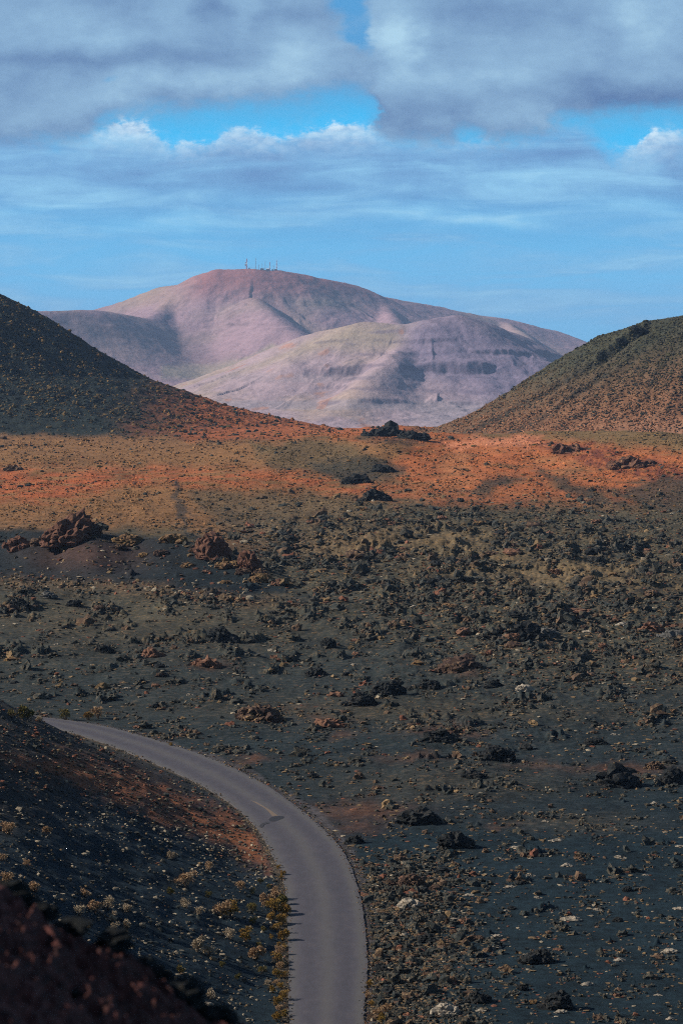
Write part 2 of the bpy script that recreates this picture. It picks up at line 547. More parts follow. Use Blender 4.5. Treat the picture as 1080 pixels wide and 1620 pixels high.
    lay(np.exp(-((p - 180) / 280) ** 2 - ((q - 972) / 34) ** 2) * .75 * (.4 + .6 * fine), (.070, .062, .042), 0.5)
    lay(md, (.011, .017, .021), 0.0)
    lay(md * np.exp(-((p - 140) / 90) ** 2 - ((q - 878) / 26) ** 2) * .85, (.060, .034, .028))
    lay(np.exp(-((q - np.interp(px, [-400, 0, 200, 380, 470], [922, 922, 930, 950, 955])) / 9) ** 2) * smooth(500, 380, px) * (.3 + .7 * fine) * .85, (.13, .082, .046), 0.6)
    # old track
    lay(smooth(9, 2, d_line(p, q, [(278, 762), (285, 800), (290, 832), (312, 852), (350, 870)])) * .75, (.026, .029, .029), 0.1)
    # red cinder patches
    for (ex, ey, ea, eb, k) in [(705, 1156, 55, 9, .8), (650, 1198, 60, 6, .5), (985, 1216, 75, 9, .75), (860, 1208, 60, 5, .5), (400, 1201, 30, 7, .8), (575, 1282, 75, 14, .8), (560, 1310, 50, 10, .6),
                                (795, 1306, 28, 5, .5), (520, 1138, 34, 7, .6), (330, 1052, 30, 6, .5), (480, 1120, 50, 5, .3), (735, 1060, 30, 8, .6), (810, 1008, 26, 9, .6), (545, 1160, 26, 6, .5)]:
        lay(np.exp(-((p - ex) / ea) ** 2 - ((q - ey) / eb) ** 2) * k * (.35 + .65 * fine), (.125, .052, .028), 0.2)
    for (ex, ey, ea, eb, k) in [(700, 1240, 200, 30, .4), (900, 1300, 130, 16, .35), (600, 1120, 300, 20, .35), (250, 1000, 250, 30, .3), (700, 1130, 300, 8, .4)]:
        lay(np.exp(-((p - ex) / ea) ** 2 - ((q - ey) / eb) ** 2) * k, (.062, .052, .034), 0.5)
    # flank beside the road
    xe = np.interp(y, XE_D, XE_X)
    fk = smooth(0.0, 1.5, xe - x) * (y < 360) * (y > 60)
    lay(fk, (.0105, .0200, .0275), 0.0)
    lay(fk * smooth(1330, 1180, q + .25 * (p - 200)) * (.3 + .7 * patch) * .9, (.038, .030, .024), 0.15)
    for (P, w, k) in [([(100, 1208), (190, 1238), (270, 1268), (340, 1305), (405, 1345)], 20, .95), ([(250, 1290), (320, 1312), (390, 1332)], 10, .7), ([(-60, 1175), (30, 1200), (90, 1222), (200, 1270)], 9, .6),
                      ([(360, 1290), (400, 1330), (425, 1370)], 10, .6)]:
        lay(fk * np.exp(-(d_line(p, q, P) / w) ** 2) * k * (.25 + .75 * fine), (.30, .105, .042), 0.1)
    # gravel verge along the outer edge
    sel = (y > 100) & (y < 400) & (np.abs(x) < 100)
    sdr = np.full(n, 99.0)
    sdr[sel] = sd_poly(x[sel], y[sel], ROADPOLY)
    vw = 1.2 + 0.9 * np.clip(noise2(y / 9, x / 9, 131), -1, 1)
    lay(smooth(vw + .6, vw - .4, sdr) * (x > xe) * .85, (.060, .054, .058), 0.0)
    lay(smooth(.8, .2, sdr) * (x < xe) * .8, (.070, .056, .042), 0.3)
    # near lip
    lay(smooth(60, 30, y), (.060, .024, .021), 0.0)
    lay(smooth(60, 30, y) * smooth(.52, .7, fine) * .8, (.115, .042, .036), 0.0)
    lay(smooth(60, 30, y) * smooth(.45, .3, fine) * .8, (.015, .013, .014), 0.0)
    return np.concatenate([c, sp[..., None]], -1), px, row, p, q, aa, fk, hillL, hillR, md


# polar sheet: columns are bearings, rows are distances
cols = np.concatenate([np.linspace(-5200, -280, 40, endpoint=False), np.arange(-280, -40, 4.0), np.arange(-40, 1121, 1.75), np.arange(1124, 1360, 4.0), np.linspace(1364, 6200, 40)])
Ds = [1.5]
while Ds[-1] < 60: Ds.append(Ds[-1] + (.035 if 9.5 < Ds[-1] < 15 else Ds[-1] * .022))
while Ds[-1] < 2100:
    D = Ds[-1]
    Ds.append(D + max(0.16 if D > 110 else 0.8, min(.95 * D * D / 163400, 2.4 if D > 700 else 2.0)))
while Ds[-1] < 20000: Ds.append(Ds[-1] * 1.05)
Ds = np.array(Ds)
DD, UU = np.meshgrid(Ds, cols, indexing='ij')
GX = (UU - CX) / F * DD; GY = DD
GZ = terrain(GX, GY)
GC, PX, ROW, PP, QQ, AA, FK, HL, HRm, MD = land_colour(GX, GY, GZ)
Rn, Cn = GX.shape
ground_mat = mat_ground()
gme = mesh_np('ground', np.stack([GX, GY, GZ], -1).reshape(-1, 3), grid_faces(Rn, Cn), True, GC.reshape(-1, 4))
tag(link('ground', gme, ground_mat), 'black ash and ochre volcanic ground with rust red belts and two cinder cones', 'ground', kind='structure')

# where each bit of ground is seen (for setting out the rocks)
cm = np.minimum.accumulate(ROW, axis=0)
prev = np.vstack([np.full((1, Cn), 1e9), cm[:-1]])
VIS = (ROW < prev - 0.02) & (PX > -250) & (PX < 1330) & (ROW < 1650) & (GY > 70)
area = np.zeros((Rn, Cn)); area[1:] = np.clip(prev[1:] - ROW[1:], 0, 12) * np.gradient(cols)[None, :]
area *= VIS


def ground_z(px, D):
    """height of the sheet at a bearing and a distance"""
    ci = np.clip(np.interp(px, cols, np.arange(Cn)), 0, Cn - 1.001); ri = np.clip(np.interp(D, Ds, np.arange(Rn)), 0, Rn - 1.001)
    c0 = ci.astype(int); r0 = ri.astype(int); fc = ci - c0; fr = ri - r0
    return (GZ[r0, c0] * (1 - fc) + GZ[r0, c0 + 1] * fc) * (1 - fr) + (GZ[r0 + 1, c0] * (1 - fc) + GZ[r0 + 1, c0 + 1] * fc) * fr


def spot(px, row):
    """the ground point seen at this place"""
    ci = int(np.clip(np.searchsorted(cols, px), 1, Cn - 1))
    if abs(cols[ci - 1] - px) < abs(cols[ci] - px): ci -= 1
    k = np.where((ROW[:, ci] <= row) & (Ds > 70))[0]
    i = int(k[0]) if len(k) else Rn - 1
    D = Ds[i]
    if i > 0 and ROW[i - 1, ci] > row and ROW[i - 1, ci] - ROW[i, ci] > 1e-6:
        t = (ROW[i - 1, ci] - row) / (ROW[i - 1, ci] - ROW[i, ci]); D = Ds[i - 1] + (Ds[i] - Ds[i - 1]) * min(max(t, 0), 1)
    return (px - CX) * D / F, D, float(ground_z(np.array([px]), np.array([D]))[0])


def scatter(N, dens, seed):
    r = np.random.default_rng(seed)
    w = (area * np.clip(dens, 0, None)).ravel(); w = w / w.sum()
    k = r.choice(len(w), size=N, p=w)
    ri, ci = np.unravel_index(k, (Rn, Cn))
    px = cols[ci] + r.uniform(-.5, .5, N) * np.gradient(cols)[ci]
    D = Ds[ri] - r.uniform(0, 1, N) * (Ds[ri] - Ds[np.maximum(ri - 1, 0)])
    return px, D, ground_z(px, D), ri, ci, r


# ------------------------------------------------------------------ rock and bush shapes
def rock_proto(sub, seed, amp=0.42, jag=0.28, flat=0.35, aniso=(1, 1, .8)):
    V, T = icos(sub)
    r = 1 + amp * noise3(V * 1.3 + seed * 7.7, seed) + jag * (1 - 2 * np.abs(noise3(V * 2.9 + seed, seed + 3)))
    if sub >= 3:
        r = r + 0.19 * (1 - 2 * np.abs(noise3(V * 6.5 + seed, seed + 5))) + 0.09 * noise3(V * 14 + seed, seed + 8)
    if sub >= 4:
        r = r + 0.08 * (1 - 2 * np.abs(noise3(V * 21 + seed, seed + 11)))
    if sub <= 2:
        r = r * (1 + np.random.default_rng(seed).uniform(-.38, .38, len(V)))
    V = V * r[:, None] * np.array(aniso)
    V[:, 2] = np.where(V[:, 2] < -flat, -flat + (V[:, 2] + flat) * .2, V[:, 2])
    return V, T


def join(parts):
    Vs, Ts, k = [], [], 0
    for V, T in parts:
        Vs.append(V); Ts.append(T + k); k += len(V)
    return np.vstack(Vs), np.vstack(Ts)


def clump_proto(seed, n=7, sub=3, spread=.62, tall=.9):
    r = np.random.default_rng(seed)
    parts = []
    for i in range(n):
        V, T = rock_proto(sub if i < 3 else max(2, sub - 1), seed * 13 + i, .5, .42)
        s = r.uniform(.28, .55) * (1.25 if i == 0 else 1)
        a = r.uniform(0, 6.28); d = r.uniform(0, spread) * (0 if i == 0 else 1)
        V = V * s * np.array([1.1, 1.1, tall]) + np.array([math.cos(a) * d, math.sin(a) * d * .8, s * .45])
        parts.append((V, T))
    for i in range(6):
        V, T = rock_proto(1, seed * 29 + i)
        a = r.uniform(0, 6.28); d = r.uniform(.55, 1.0)
        parts.append((V * r.uniform(.08, .18) + np.array([math.cos(a) * d, math.sin(a) * d * .8, .03]), T))
    return join(parts)


def rotz(a):
    c, s = np.cos(a), np.sin(a)
    return c, s


def build_cloud(name, protos, px, D, z, size, tint, mat, sink=.2, aniso=None, seed=1, smooth_shade=False):
    """many small stones or tufts as one mesh"""
    r = np.random.default_rng(seed)
    N = len(px)
    which = r.integers(0, len(protos), N)
    x = (px - CX) * D / F; y = D
    Vs, Fs, Cs = [], [], []; base = 0
    for k, (V, T) in enumerate(protos):
        s = np.where(which == k)[0]
        if not len(s): continue
        a = r.uniform(0, 2 * math.pi, len(s)); c, sn = rotz(a)
        an = r.uniform(.7, 1.3, (len(s), 3)) if aniso is None else r.uniform(.8, 1.2, (len(s), 3)) * np.array(aniso)
        P = V[None] * an[:, None, :]
        X = P[..., 0] * c[:, None] - P[..., 1] * sn[:, None]; Y = P[..., 0] * sn[:, None] + P[..., 1] * c[:, None]
        S = size[s][:, None]
        out = np.stack([X * S + x[s][:, None], Y * S + y[s][:, None], (P[..., 2] + (.35 - sink)) * S + z[s][:, None]], -1)
        Vs.append(out.reshape(-1, 3))
        Fs.append((T[None] + (base + np.arange(len(s)) * len(V))[:, None, None]).reshape(-1, T.shape[1]))
        Cs.append(np.repeat(tint[s], len(V), axis=0)); base += len(s) * len(V)
    me = mesh_np(name, np.vstack(Vs), np.vstack(Fs), smooth_shade, np.vstack(Cs))
    return link(name, me, mat)


BLACK = np.array([.023, .029, .029, .5]); OCHRE = np.array([.17, .11, .055, .5]); PALE = np.array([.27, .22, .155, .2]); RED = np.array([.15, .055, .033, .3]); BROWN = np.array([.075, .045, .030, .7])


def tints(r, N, w):
    base = np.stack([BLACK, OCHRE, PALE, RED, BROWN])
    k = np.array([r.choice(5, p=wi / wi.sum()) for wi in [np.asarray(w, float)]][0:0] or r.choice(5, size=N, p=np.asarray(w, float) / np.sum(w)))
    t = base[k] * r.uniform(.65, 1.35, (N, 1))
    t[:, 3] = base[k][:, 3]
    return t


rubble_mat = mat_rock('rubble_stone', (.02, .02, .02), (.24, .16, .08), (.07, .06, .05), attr=True, lich=.5)
small = [rock_proto(1, s, .4, .3) for s in range(20, 28)]
mid = [rock_proto(2, s, .45, .35) for s in range(30, 38)]

LN = 1 - .85 * smooth(.25, .7, lanes(PP, QQ))
OC = outcrop(PX, ROW) * LN
open_ground = LN * (1 - FK) * (1 - HL) * (1 - HRm) * (1 - .85 * MD)
sdr = np.full(GX.shape, 99.0)
_s = (GY > 100) & (GY < 420) & (np.abs(GX) < 110)
sdr[_s] = sd_poly(GX[_s], GY[_s], ROADPOLY)
offroad = (sdr > 0.5) * 1.0
clus = np.clip(fbm(PX / 60, ROW / 20, 201, 6, .65) * 2.2 + .22, 0.015, 2.2) + 1.3 * OC     # patchy
midz = smooth(800, 880, QQ) * (1 - smooth(1080, 1300, QQ))
nearz = smooth(1050, 1300, QQ)
verge = np.exp(-(((PX - 640) / 80) ** 2)) * smooth(1330, 1400, ROW)
orange = smooth(860, 800, ROW) * (ROW > 670) * (1 - HL) * (1 - HRm)
sizepx = np.random.default_rng(5)

dens = open_ground * offroad * (AA * 1.5 * (.12 + clus) + midz * clus ** 1.4 * .9 + nearz * clus ** 1.5 * .7 + verge * 1.6 + orange * .12 * clus)
N = 34000
px, D, z, ri, ci, r = scatter(N, dens, 301)
rp = np.clip(r.lognormal(math.log(1.75), .48, N), .8, 5.5)
t = tints(r, N, [.74, .08, .02, .03, .13])
ob = build_cloud('lava_rubble', small, px, D, z, rp * D / F, t, rubble_mat, seed=302)
tag(ob, 'countless small black and brown lava stones littering the ash plain', 'rubble', kind='stuff')
N = 7400
px, D, z, ri, ci, r = scatter(N, open_ground * offroad * (AA * 1.8 * (.06 + clus ** 1.5) + midz * clus ** 2 * .8 + nearz * clus ** 2 * .8 + verge * 2.2), 303)
rp = np.clip(r.lognormal(math.log(2.8), .5, N), 1.4, 10)
t = tints(r, N, [.84, .02, .0, .02, .12])
ob = build_cloud('lava_clinker', mid, px, D, z, rp * D / F, t, rubble_mat, seed=304)
tag(ob, 'dense field of jagged black clinker blocks across the middle ground', 'clinker', kind='stuff')
# pale and ochre lichen specks
N = 11500
px, D, z, ri, ci, r = scatter(N, open_ground * offroad * (midz * .5 * (.15 + clus) + nearz * (.10 + clus ** 1.3 * .7) + AA * .8 + verge * 2.5) + MD * .08, 305)
rp = np.clip(r.lognormal(math.log(1.5), .4, N), .8, 3.6)
t = tints(r, N, [.0, .66, .18, .16, .0])
ob = build_cloud('lichen_stones', small, px, D, z, rp * D / F, t, rubble_mat, aniso=(1.4, 1.4, .5), seed=306)
tag(ob, 'scattered ochre and pale lichen covered pebbles on the dark ash', 'pebbles', kind='stuff')
# stones on the flank above the road
N = 6000
fclus = np.clip(fbm((PX + ROW) / 60, (ROW - PX * .4) / 16, 211, 5, .6) * 1.8 + .5, .05, 2)
redz = np.exp(-(d_line(PX, ROW, [(60, 1190), (190, 1238), (340, 1305), (405, 1345)]) / 60) ** 2)
px, D, z, ri, ci, r = scatter(N, FK * offroad * (fclus * smooth(1200, 1330, ROW) + .9 * smooth(1330, 1200, ROW) * fclus + redz), 307)
rp = np.clip(r.lognormal(math.log(1.7), .45, N), .8, 5)
up = ROW[ri, ci] < 1290 + (PX[ri, ci] - 200) * .2
t = np.where(up[:, None], tints(r, N, [.62, .06, .04, .2, .08]), tints(r, N, [.55, .08, .33, .02, .02]))
ob = build_cloud('slope_stones', small, px, D, z, rp * D / F, t, rubble_mat, seed=308)
tag(ob, 'small pale and black stones strewn over the dark slope beside the road', 'stones', kind='stuff')
# grit and gravel spilling along both edges of the road
N = 3600
px, D, z, ri, ci, r = scatter(N, (np.exp(-((sdr - .35) / .45) ** 2) + .35 * np.exp(-(sdr / .5) ** 2)) * (sdr > -.45) * (sdr < 2) * 1.0, 317)
rp = np.clip(r.lognormal(math.log(.75), .45, N), .35, 2.2)
ob = build_cloud('road_grit', small, px, D, np.maximum(z, plain(D) + .03), rp * D / F, tints(r, N, [.45, .2, .1, .1, .15]), rubble_mat, seed=318)
tag(ob, 'loose grit and gravel spilled along the edges of the road', 'gravel', kind='stuff')
# mound foot gravel
N = 900
foot = np.exp(-((ROW - np.interp(PX, [0, 200, 380], [916, 926, 945])) / 10) ** 2) * (PX < 400) * (GY < 640) + MD * .06
px, D, z, ri, ci, r = scatter(N, foot, 309)
rp = np.clip(r.lognormal(math.log(2.1), .4, N), 1, 5)
ob = build_cloud('mound_gravel', small, px, D, z, rp * D / F, tints(r, N, [.2, .35, .2, .25, .1]), rubble_mat, seed=310)
tag(ob, 'reddish and ochre gravel along the foot of the cinder mound', 'gravel', kind='stuff')

# ---- scrub on the cones and the ochre plain
scrub_mat = mat_tint('dry_scrub', 2.0, .95, .6, .4)


def bush_proto(seed, sub=2):
    V, T = icos(sub)
    rr = 1 + .5 * noise3(V * 2.2 + seed, seed) + .35 * noise3(V * 5 + seed, seed + 2)
    V = V * rr[:, None] * np.array([1, 1, .7])
    return V, T


bushes = [bush_proto(s) for s in range(50, 56)]
tuft1 = [bush_proto(s, 1) for s in range(60, 66)]
N = 15000
_ra = np.arctan2(GY - 1900, GX + 450); _rr = np.hypot(GX + 450, GY - 1900)
hl_d = HL * (.12 + np.clip(fbm(_ra * 26, _rr / 60, 221, 5, .6) * 2.2 + .45, 0, 2)) * (1 - .75 * smooth(650, 672, ROW) * smooth(200, 100, PX))
px, D, z, ri, ci, r = scatter(N, hl_d, 311)
rp = np.clip(r.lognormal(math.log(1.3), .5, N), .6, 4.2)
k = r.uniform(0, 1, N)[:, None]; rust = smooth(200, 360, PX[ri, ci])[:, None]
t = np.array([.125, .078, .028]) * (1 - rust) + np.array([.25, .098, .036]) * rust
t = np.where(k < .5, np.array([.024, .030, .024]), t) * r.uniform(.6, 1.35, (N, 1))
ob = build_cloud('cone_scrub', tuft1, px, D, z, rp * D / F, t, scrub_mat, seed=312)
tag(ob, 'low ochre scrub dotted all over the dark left cone', 'scrub', kind='stuff')
N = 19000
_ra = np.arctan2(GY - 1500, GX - 240); _rr = np.hypot(GX - 240, GY - 1500)
px, D, z, ri, ci, r = scatter(N, HRm * (.35 + np.clip(fbm(_ra * 22, _rr / 30, 223, 5, .6) * 1.8 + .5, 0, 2)), 313)
rp = np.clip(r.lognormal(math.log(1.25), .35, N), .7, 3)
k = r.uniform(0, 1, N)[:, None]
low = smooth(560, 690, ROW[ri, ci])[:, None]
t = (np.array([.070, .062, .032]) * (1 - low) + np.array([.26, .118, .062]) * low)
t = np.where(k < .4, np.array([.030, .030, .024]), t) * r.uniform(.6, 1.35, (N, 1))
ob = build_cloud('heath_scrub', tuft1, px, D, z, rp * D / F, t, scrub_mat, seed=314)
tag(ob, 'fine brown heath covering the slope of the right cone', 'scrub', kind='stuff')
N = 34000
plain_d = orange * (1 - smooth(850, 900, ROW)) + .35 * smooth(800, 860, ROW) * smooth(960, 900, ROW) * (1 - MD) * (1 - AA * .6)
px, D, z, ri, ci, r = scatter(N, plain_d * (.4 + clus), 315)
rp = np.clip(r.lognormal(math.log(1.05), .42, N), .5, 3.2)
cc = GC[ri, ci, :3]
k = r.uniform(0, 1, N)[:, None]
t = np.where(k < .24, np.array([.034, .032, .024]), cc * 1.05 + np.array([.015, .008, .0])) * r.uniform(.6, 1.3, (N, 1))
ob = build_cloud('dry_grass_tufts', tuft1, px, D, z, rp * D / F, t, scrub_mat, seed=316)
tag(ob, 'dry ochre grass tufts speckling the orange plain below the cones', 'grass', kind='stuff')

# ------------------------------------------------------------------ road
def road_mat():
    m, g, b = new_mat('worn_asphalt', .85, .25)
    uv = g.node('ShaderNodeUVMap').outputs[0]
    sx = g.node('ShaderNodeSeparateXYZ'); g.l.new(uv, sx.inputs[0])
    pos = g.node('ShaderNodeNewGeometry').outputs['Position']
    n1 = g.noise(pos, .35, 5, .6); n2 = g.noise(pos, 9.0, 5, .75); n3 = g.noise(pos, 60, 2, .5)
    u = g.m('ADD', sx.outputs[0], g.m('MULTIPLY', g.m('SUBTRACT', n1.outputs[0], .5), .10))

    def stripe(c, w):
        d = g.m('DIVIDE', g.m('SUBTRACT', u, c), w)
        return g.m('EXPONENT', g.m('MULTIPLY', g.m('MULTIPLY', d, d), -1.0))
    c = g.mix(n1.outputs[0], (.066, .058, .071), (.053, .050, .062))
    dust = g.m('ADD', g.m('MULTIPLY', stripe(.5, .10), .55), g.m('ADD', g.m('MULTIPLY', stripe(.03, .09), .7), g.m('MULTIPLY', stripe(.93, .07), .75)))
    dust = g.m('MULTIPLY', dust, g.m('ADD', .45, n2.outputs[0]), clamp=True)
    blot = g.noise(g.vscale(pos, (1, .35, 1)), 1.3, 6, .65)
    c = g.mix(g.m('MULTIPLY', g.sstep(.52, .68, blot.outputs[0]), .45), c, (.092, .080, .086))
    c = g.mix(g.m('MULTIPLY', g.sstep(.50, .36, blot.outputs[0]), .35), c, (.036, .036, .044))
    c = g.mix(g.m('MULTIPLY', g.m('ADD', stripe(.27, .08), stripe(.73, .08)), .30), c, (.040, .038, .046))
    c = g.mix(dust, c, (.088, .082, .078))
    grain = g.m('ADD', .72, g.m('ADD', g.m('MULTIPLY', n3.outputs[0], .3), g.m('MULTIPLY', n2.outputs[0], .28)))
    cv = g.node('ShaderNodeCombineColor')
    for i in range(3): g.l.new(grain, cv.inputs[i])
    c = g.mix(1.0, c, cv.outputs[0], 'MULTIPLY')
    g.l.new(c, b.inputs['Base Color'])
    bump(g, b, n3.outputs[0], .3, .01)
    return m


nL = len(RL)
wobL = .10 * fbm(np.arange(nL) / 2.3, np.zeros(nL), 141, 3); wobR = .26 * fbm(np.arange(nL) / 2.6, np.zeros(nL), 144, 4, .6)
dirn = RR - RL; dirn = dirn / np.hypot(*dirn.T)[:, None]
EL = RL + dirn * wobL[:, None]; ER = RR + dirn * wobR[:, None]
K = 13
V = []; UVs = []
arc = np.concatenate([[0], np.cumsum(np.hypot(*np.diff((RL + RR) / 2, axis=0).T))])
for j in range(K):
    tt = j / (K - 1)
    P = EL * (1 - tt) + ER * tt
    V.append(np.column_stack([P, plain(P[:, 1]) + .03 + .05 * (1 - (2 * tt - 1) ** 2)])); UVs.append(np.column_stack([np.full(nL, tt), arc / 6]))
skL = np.column_stack([EL, plain(EL[:, 1]) - .25]); skR = np.column_stack([ER, plain(ER[:, 1]) - .25])
V = np.stack([skL] + V + [skR], 1); UVs = np.stack([UVs[0]] + UVs + [UVs[-1]], 1)
road = link('road', mesh_np('road', V.reshape(-1, 3), grid_faces(nL, K + 2)[:, ::-1], False, uv=UVs.reshape(-1, 2)), road_mat())
tag(road, 'narrow worn grey asphalt road curving away to the left', 'road', kind='structure')


def road_mark(name, P, mat, dz):
    P = np.asarray(P, float)
    W = on_plain(P[:, 0], P[:, 1])
    # height of the crowned road under the mark
    def rz(w):
        i = np.argmin(np.hypot(*(((RL + RR) / 2) - w).T))
        a, b = EL[i], ER[i]; t = np.clip(np.dot(w - a, b - a) / np.dot(b - a, b - a), 0, 1)
        return plain(w[1]) + .03 + .05 * (1 - (2 * t - 1) ** 2) + dz
    c = W.mean(0)
    rings = []
    for s in (1, .66, .33):
        rings.append(np.array([[*(c + (w - c) * s), rz(c + (w - c) * s)] for w in W]))
    n = len(W); Vv = np.vstack(rings + [np.array([[*c, rz(c)]])])
    q = [[k * n + i, k * n + (i + 1) % n, (k + 1) * n + (i + 1) % n, (k + 1) * n + i] for k in range(2) for i in range(n)]
    tr = [[2 * n + i, 2 * n + (i + 1) % n, 3 * n] for i in range(n)]
    o = link(name, mesh_np(name, Vv, [np.array(q), np.array(tr)]), mat, road)
    return o


road_mark('tar_patch', [(425, 1297.5), (429, 1294), (437, 1292.2), (446, 1292), (450.5, 1293.5), (448, 1296), (441, 1299), (434, 1300.8), (427, 1300.5)], mat_plain('dark_tar', (.022, .021, .026), .75), .006)
road_mark('tar_patch', [(410, 1308), (413, 1304.5), (418, 1302.5), (424, 1302), (428, 1302.8), (423, 1304), (417, 1306), (416, 1309.5), (412, 1310)], mat_plain('dark_tar_thin', (.032, .030, .035), .8), .006)
road_mark('sand_streak', [(396, 1267), (406, 1270), (418, 1277), (428, 1283), (436, 1289), (440, 1291.5), (431, 1292.5), (427, 1287), (419, 1280), (408, 1272)], mat_plain('drifted_sand', (.15, .11, .082), .9), .005)

# ------------------------------------------------------------------ labels
LAND = [('big leaning red crag', 115, 830), ('twin red crags', 362, 880), ('ochre crag', 200, 852), ('black fin boulder', 830, 992), ('black crag on the saddle', 628, 685),
        ('dark tar patch', 430, 1297), ('vanishing road end', 62, 1140), ('grey split boulder', 77, 940), ('wide brown clump', 408, 1133),
        ('humped black clump', 975, 1230), ('tall clinker clump', 715, 1325), ('brown clinker clump', 728, 1048), ('white flat stone', 813, 1341), ('pale roadside boulder', 648, 1426),
        ('black hollow boulder', 605, 733), ('orange boulder', 877, 905), ('black twin clump', 615, 1088), ('pinkish slab', 905, 962), ('big double bush', 355, 1445),
        ('tallest roadside bush', 438, 1432), ('rock spine on the right cone', 1000, 522), ('black knob on left skyline', 349, 632), ('large clinker clump', 665, 1282), ('dark low clump', 760, 1580),
        ('black rock pile', 850, 1512), ('foot of the left cone', 90, 688), ('rust belt', 500, 765), ('right cone foot', 900, 705), ('red sand streak', 270, 1270), ('middle of the left cone', 120, 600), ('top of the left cone', 30, 500),
        ('dark ash mound', 200, 900)]
ORD = ['', 'second', 'third', 'fourth', 'fifth', 'sixth', 'seventh', 'eighth', 'ninth', 'tenth', 'eleventh', 'twelfth']
_pending = []


def relate(o, px, row, look, cat, group):
    _pending.append((o, px, row, look, cat, group))


def finish_labels():
    buckets = {}
    for it in _pending:
        o, px, row, look, cat, group = it
        d = [math.hypot(px - l[1], (row - l[2]) * 1.3) for l in LAND]
        i = int(np.argmin(d)); l = LAND[i]
        dx, dy = px - l[1], (row - l[2]) * 1.3
        a = math.degrees(math.atan2(-dy, dx)) % 360
        sec = ['right of', 'above and right of', 'above', 'above and left of', 'left of', 'below and left of', 'below', 'below and right of'][int(((a + 22.5) % 360) // 45)]
        buckets.setdefault((look, sec, l[0]), []).append((d[i], it))
    for (look, sec, ln), L in buckets.items():
        L.sort(key=lambda q: q[0])
        for k, (dd, (o, px, row, lk, cat, group)) in enumerate(L):
            o_ = ORD[min(k, 11)]
            if k == 0:
                lab = f'{look} nearest {sec} the {ln}'
            else:
                lab = f'{look}, {o_} {sec} the {ln}'
            tag(o, lab, cat, group)


# ------------------------------------------------------------------ crags and boulders (one by one)
M_BLACK = mat_rock('black_lava', (.012, .015, .017), (.13, .085, .045), (.045, .040, .036), lich=.57)
M_BROWN = mat_rock('brown_lava', (.050, .030, .024), (.26, .165, .080), (.11, .07, .05), lich=.50)
M_RED = mat_rock('red_lava', (.095, .044, .030), (.25, .13, .06), (.15, .080, .055), lich=.54)
M_OCHRE = mat_rock('lichen_lava', (.13, .075, .040), (.30, .19, .07), (.06, .04, .03), lich=.46)
M_PALE = mat_rock('pale_stone', (.30, .255, .20), (.36, .33, .27), (.20, .15, .11), lich=.52)
M_PINK = mat_rock('pinkish_rock', (.15, .075, .048), (.28, .18, .10), (.14, .07, .05), lich=.52)
M_GREY = mat_rock('grey_rock', (.10, .096, .090), (.16, .14, .11), (.05, .05, .05), lich=.52)
MATS = {'black': M_BLACK, 'brown': M_BROWN, 'red': M_RED, 'ochre': M_OCHRE, 'pale': M_PALE, 'pink': M_PINK, 'grey': M_GREY}


def place(name, me, px, row, rx, rz=None, ry=None, rot=0.0, mat=None, sink=.12, tilt=0.0):
    x, D, z = spot(px, row)
    s = rx * D / F
    o = link(name, me, None)
    if mat is not None and not me.materials: me.materials.append(mat)
    o.location = (x, D + s * .2, z - sink * s)
    o.scale = (s, s * (ry or 1.0), s * (rz or 1.0))
    o.rotation_euler = (0, tilt, rot)
    return o


def crag(px, row, rx, rz, mat, label, seed, n=6, aspect=1.0, lean=0.0, cat='crag', name='rock_crag', sub=4, spread=.55):
    """a crag of its own: fused jagged lobes; low ones are piles of many blocks; lean pushes the top sideways"""
    r = np.random.default_rng(seed)
    parts = []
    pile = n >= 5 and rz < .72
    if pile:
        rz *= 1.45
        for i in range(n * 4):
            V, T = rock_proto(3 if i < n * 2 else 2, seed * 17 + i, .5, .42)
            d = math.sqrt(r.uniform(0, 1)); a = r.uniform(0, 6.28)
            if mat == 'black' and i % 3 == 0: d *= .5
            h = rz * max(0.0, 1 - d ** 1.6) * r.uniform(.45, 1.0)
            s = r.uniform(.15, .40) * (1 - .45 * d)
            parts.append((V * s * np.array([1, 1, r.uniform(.7, 1.25)]) + np.array([math.cos(a) * d, math.sin(a) * d * .75, h * .75 + s * .2]), T))
        V, T = rock_proto(3, seed * 5 + 1, .4, .3)
        parts.append((V * np.array([.72, .55, rz * .62]) + np.array([0, 0, rz * .12]), T))
    else:
        for i in range(n):
            V, T = rock_proto(sub if i < 3 else sub - 1, seed * 17 + i, .46, .40)
            s = r.uniform(.35, .6) if i else .68
            d = 0 if i == 0 else r.uniform(.25, spread); a = r.uniform(0, 6.28)
            parts.append((V * s * np.array([1, 1, rz]) + np.array([math.cos(a) * d, math.sin(a) * d * .7, s * rz * r.uniform(.3, .6)]), T))
        for i in range(5):
            V, T = rock_proto(2, seed * 37 + i); a = r.uniform(0, 6.28); d = r.uniform(.7, 1.1)
            parts.append((V * r.uniform(.08, .2) + np.array([math.cos(a) * d, math.sin(a) * d * .8, .05]), T))
    V, T = join(parts)
    V[:, 0] += lean * V[:, 2]
    me = mesh_np(name, V, T, False)
    o = place(name, me, px, row, rx * (1.08 if pile else 1.0), 1.0, aspect, 0, MATS[mat], .1)
    tag(o, label, cat, 'jagged lava crags')
    return o


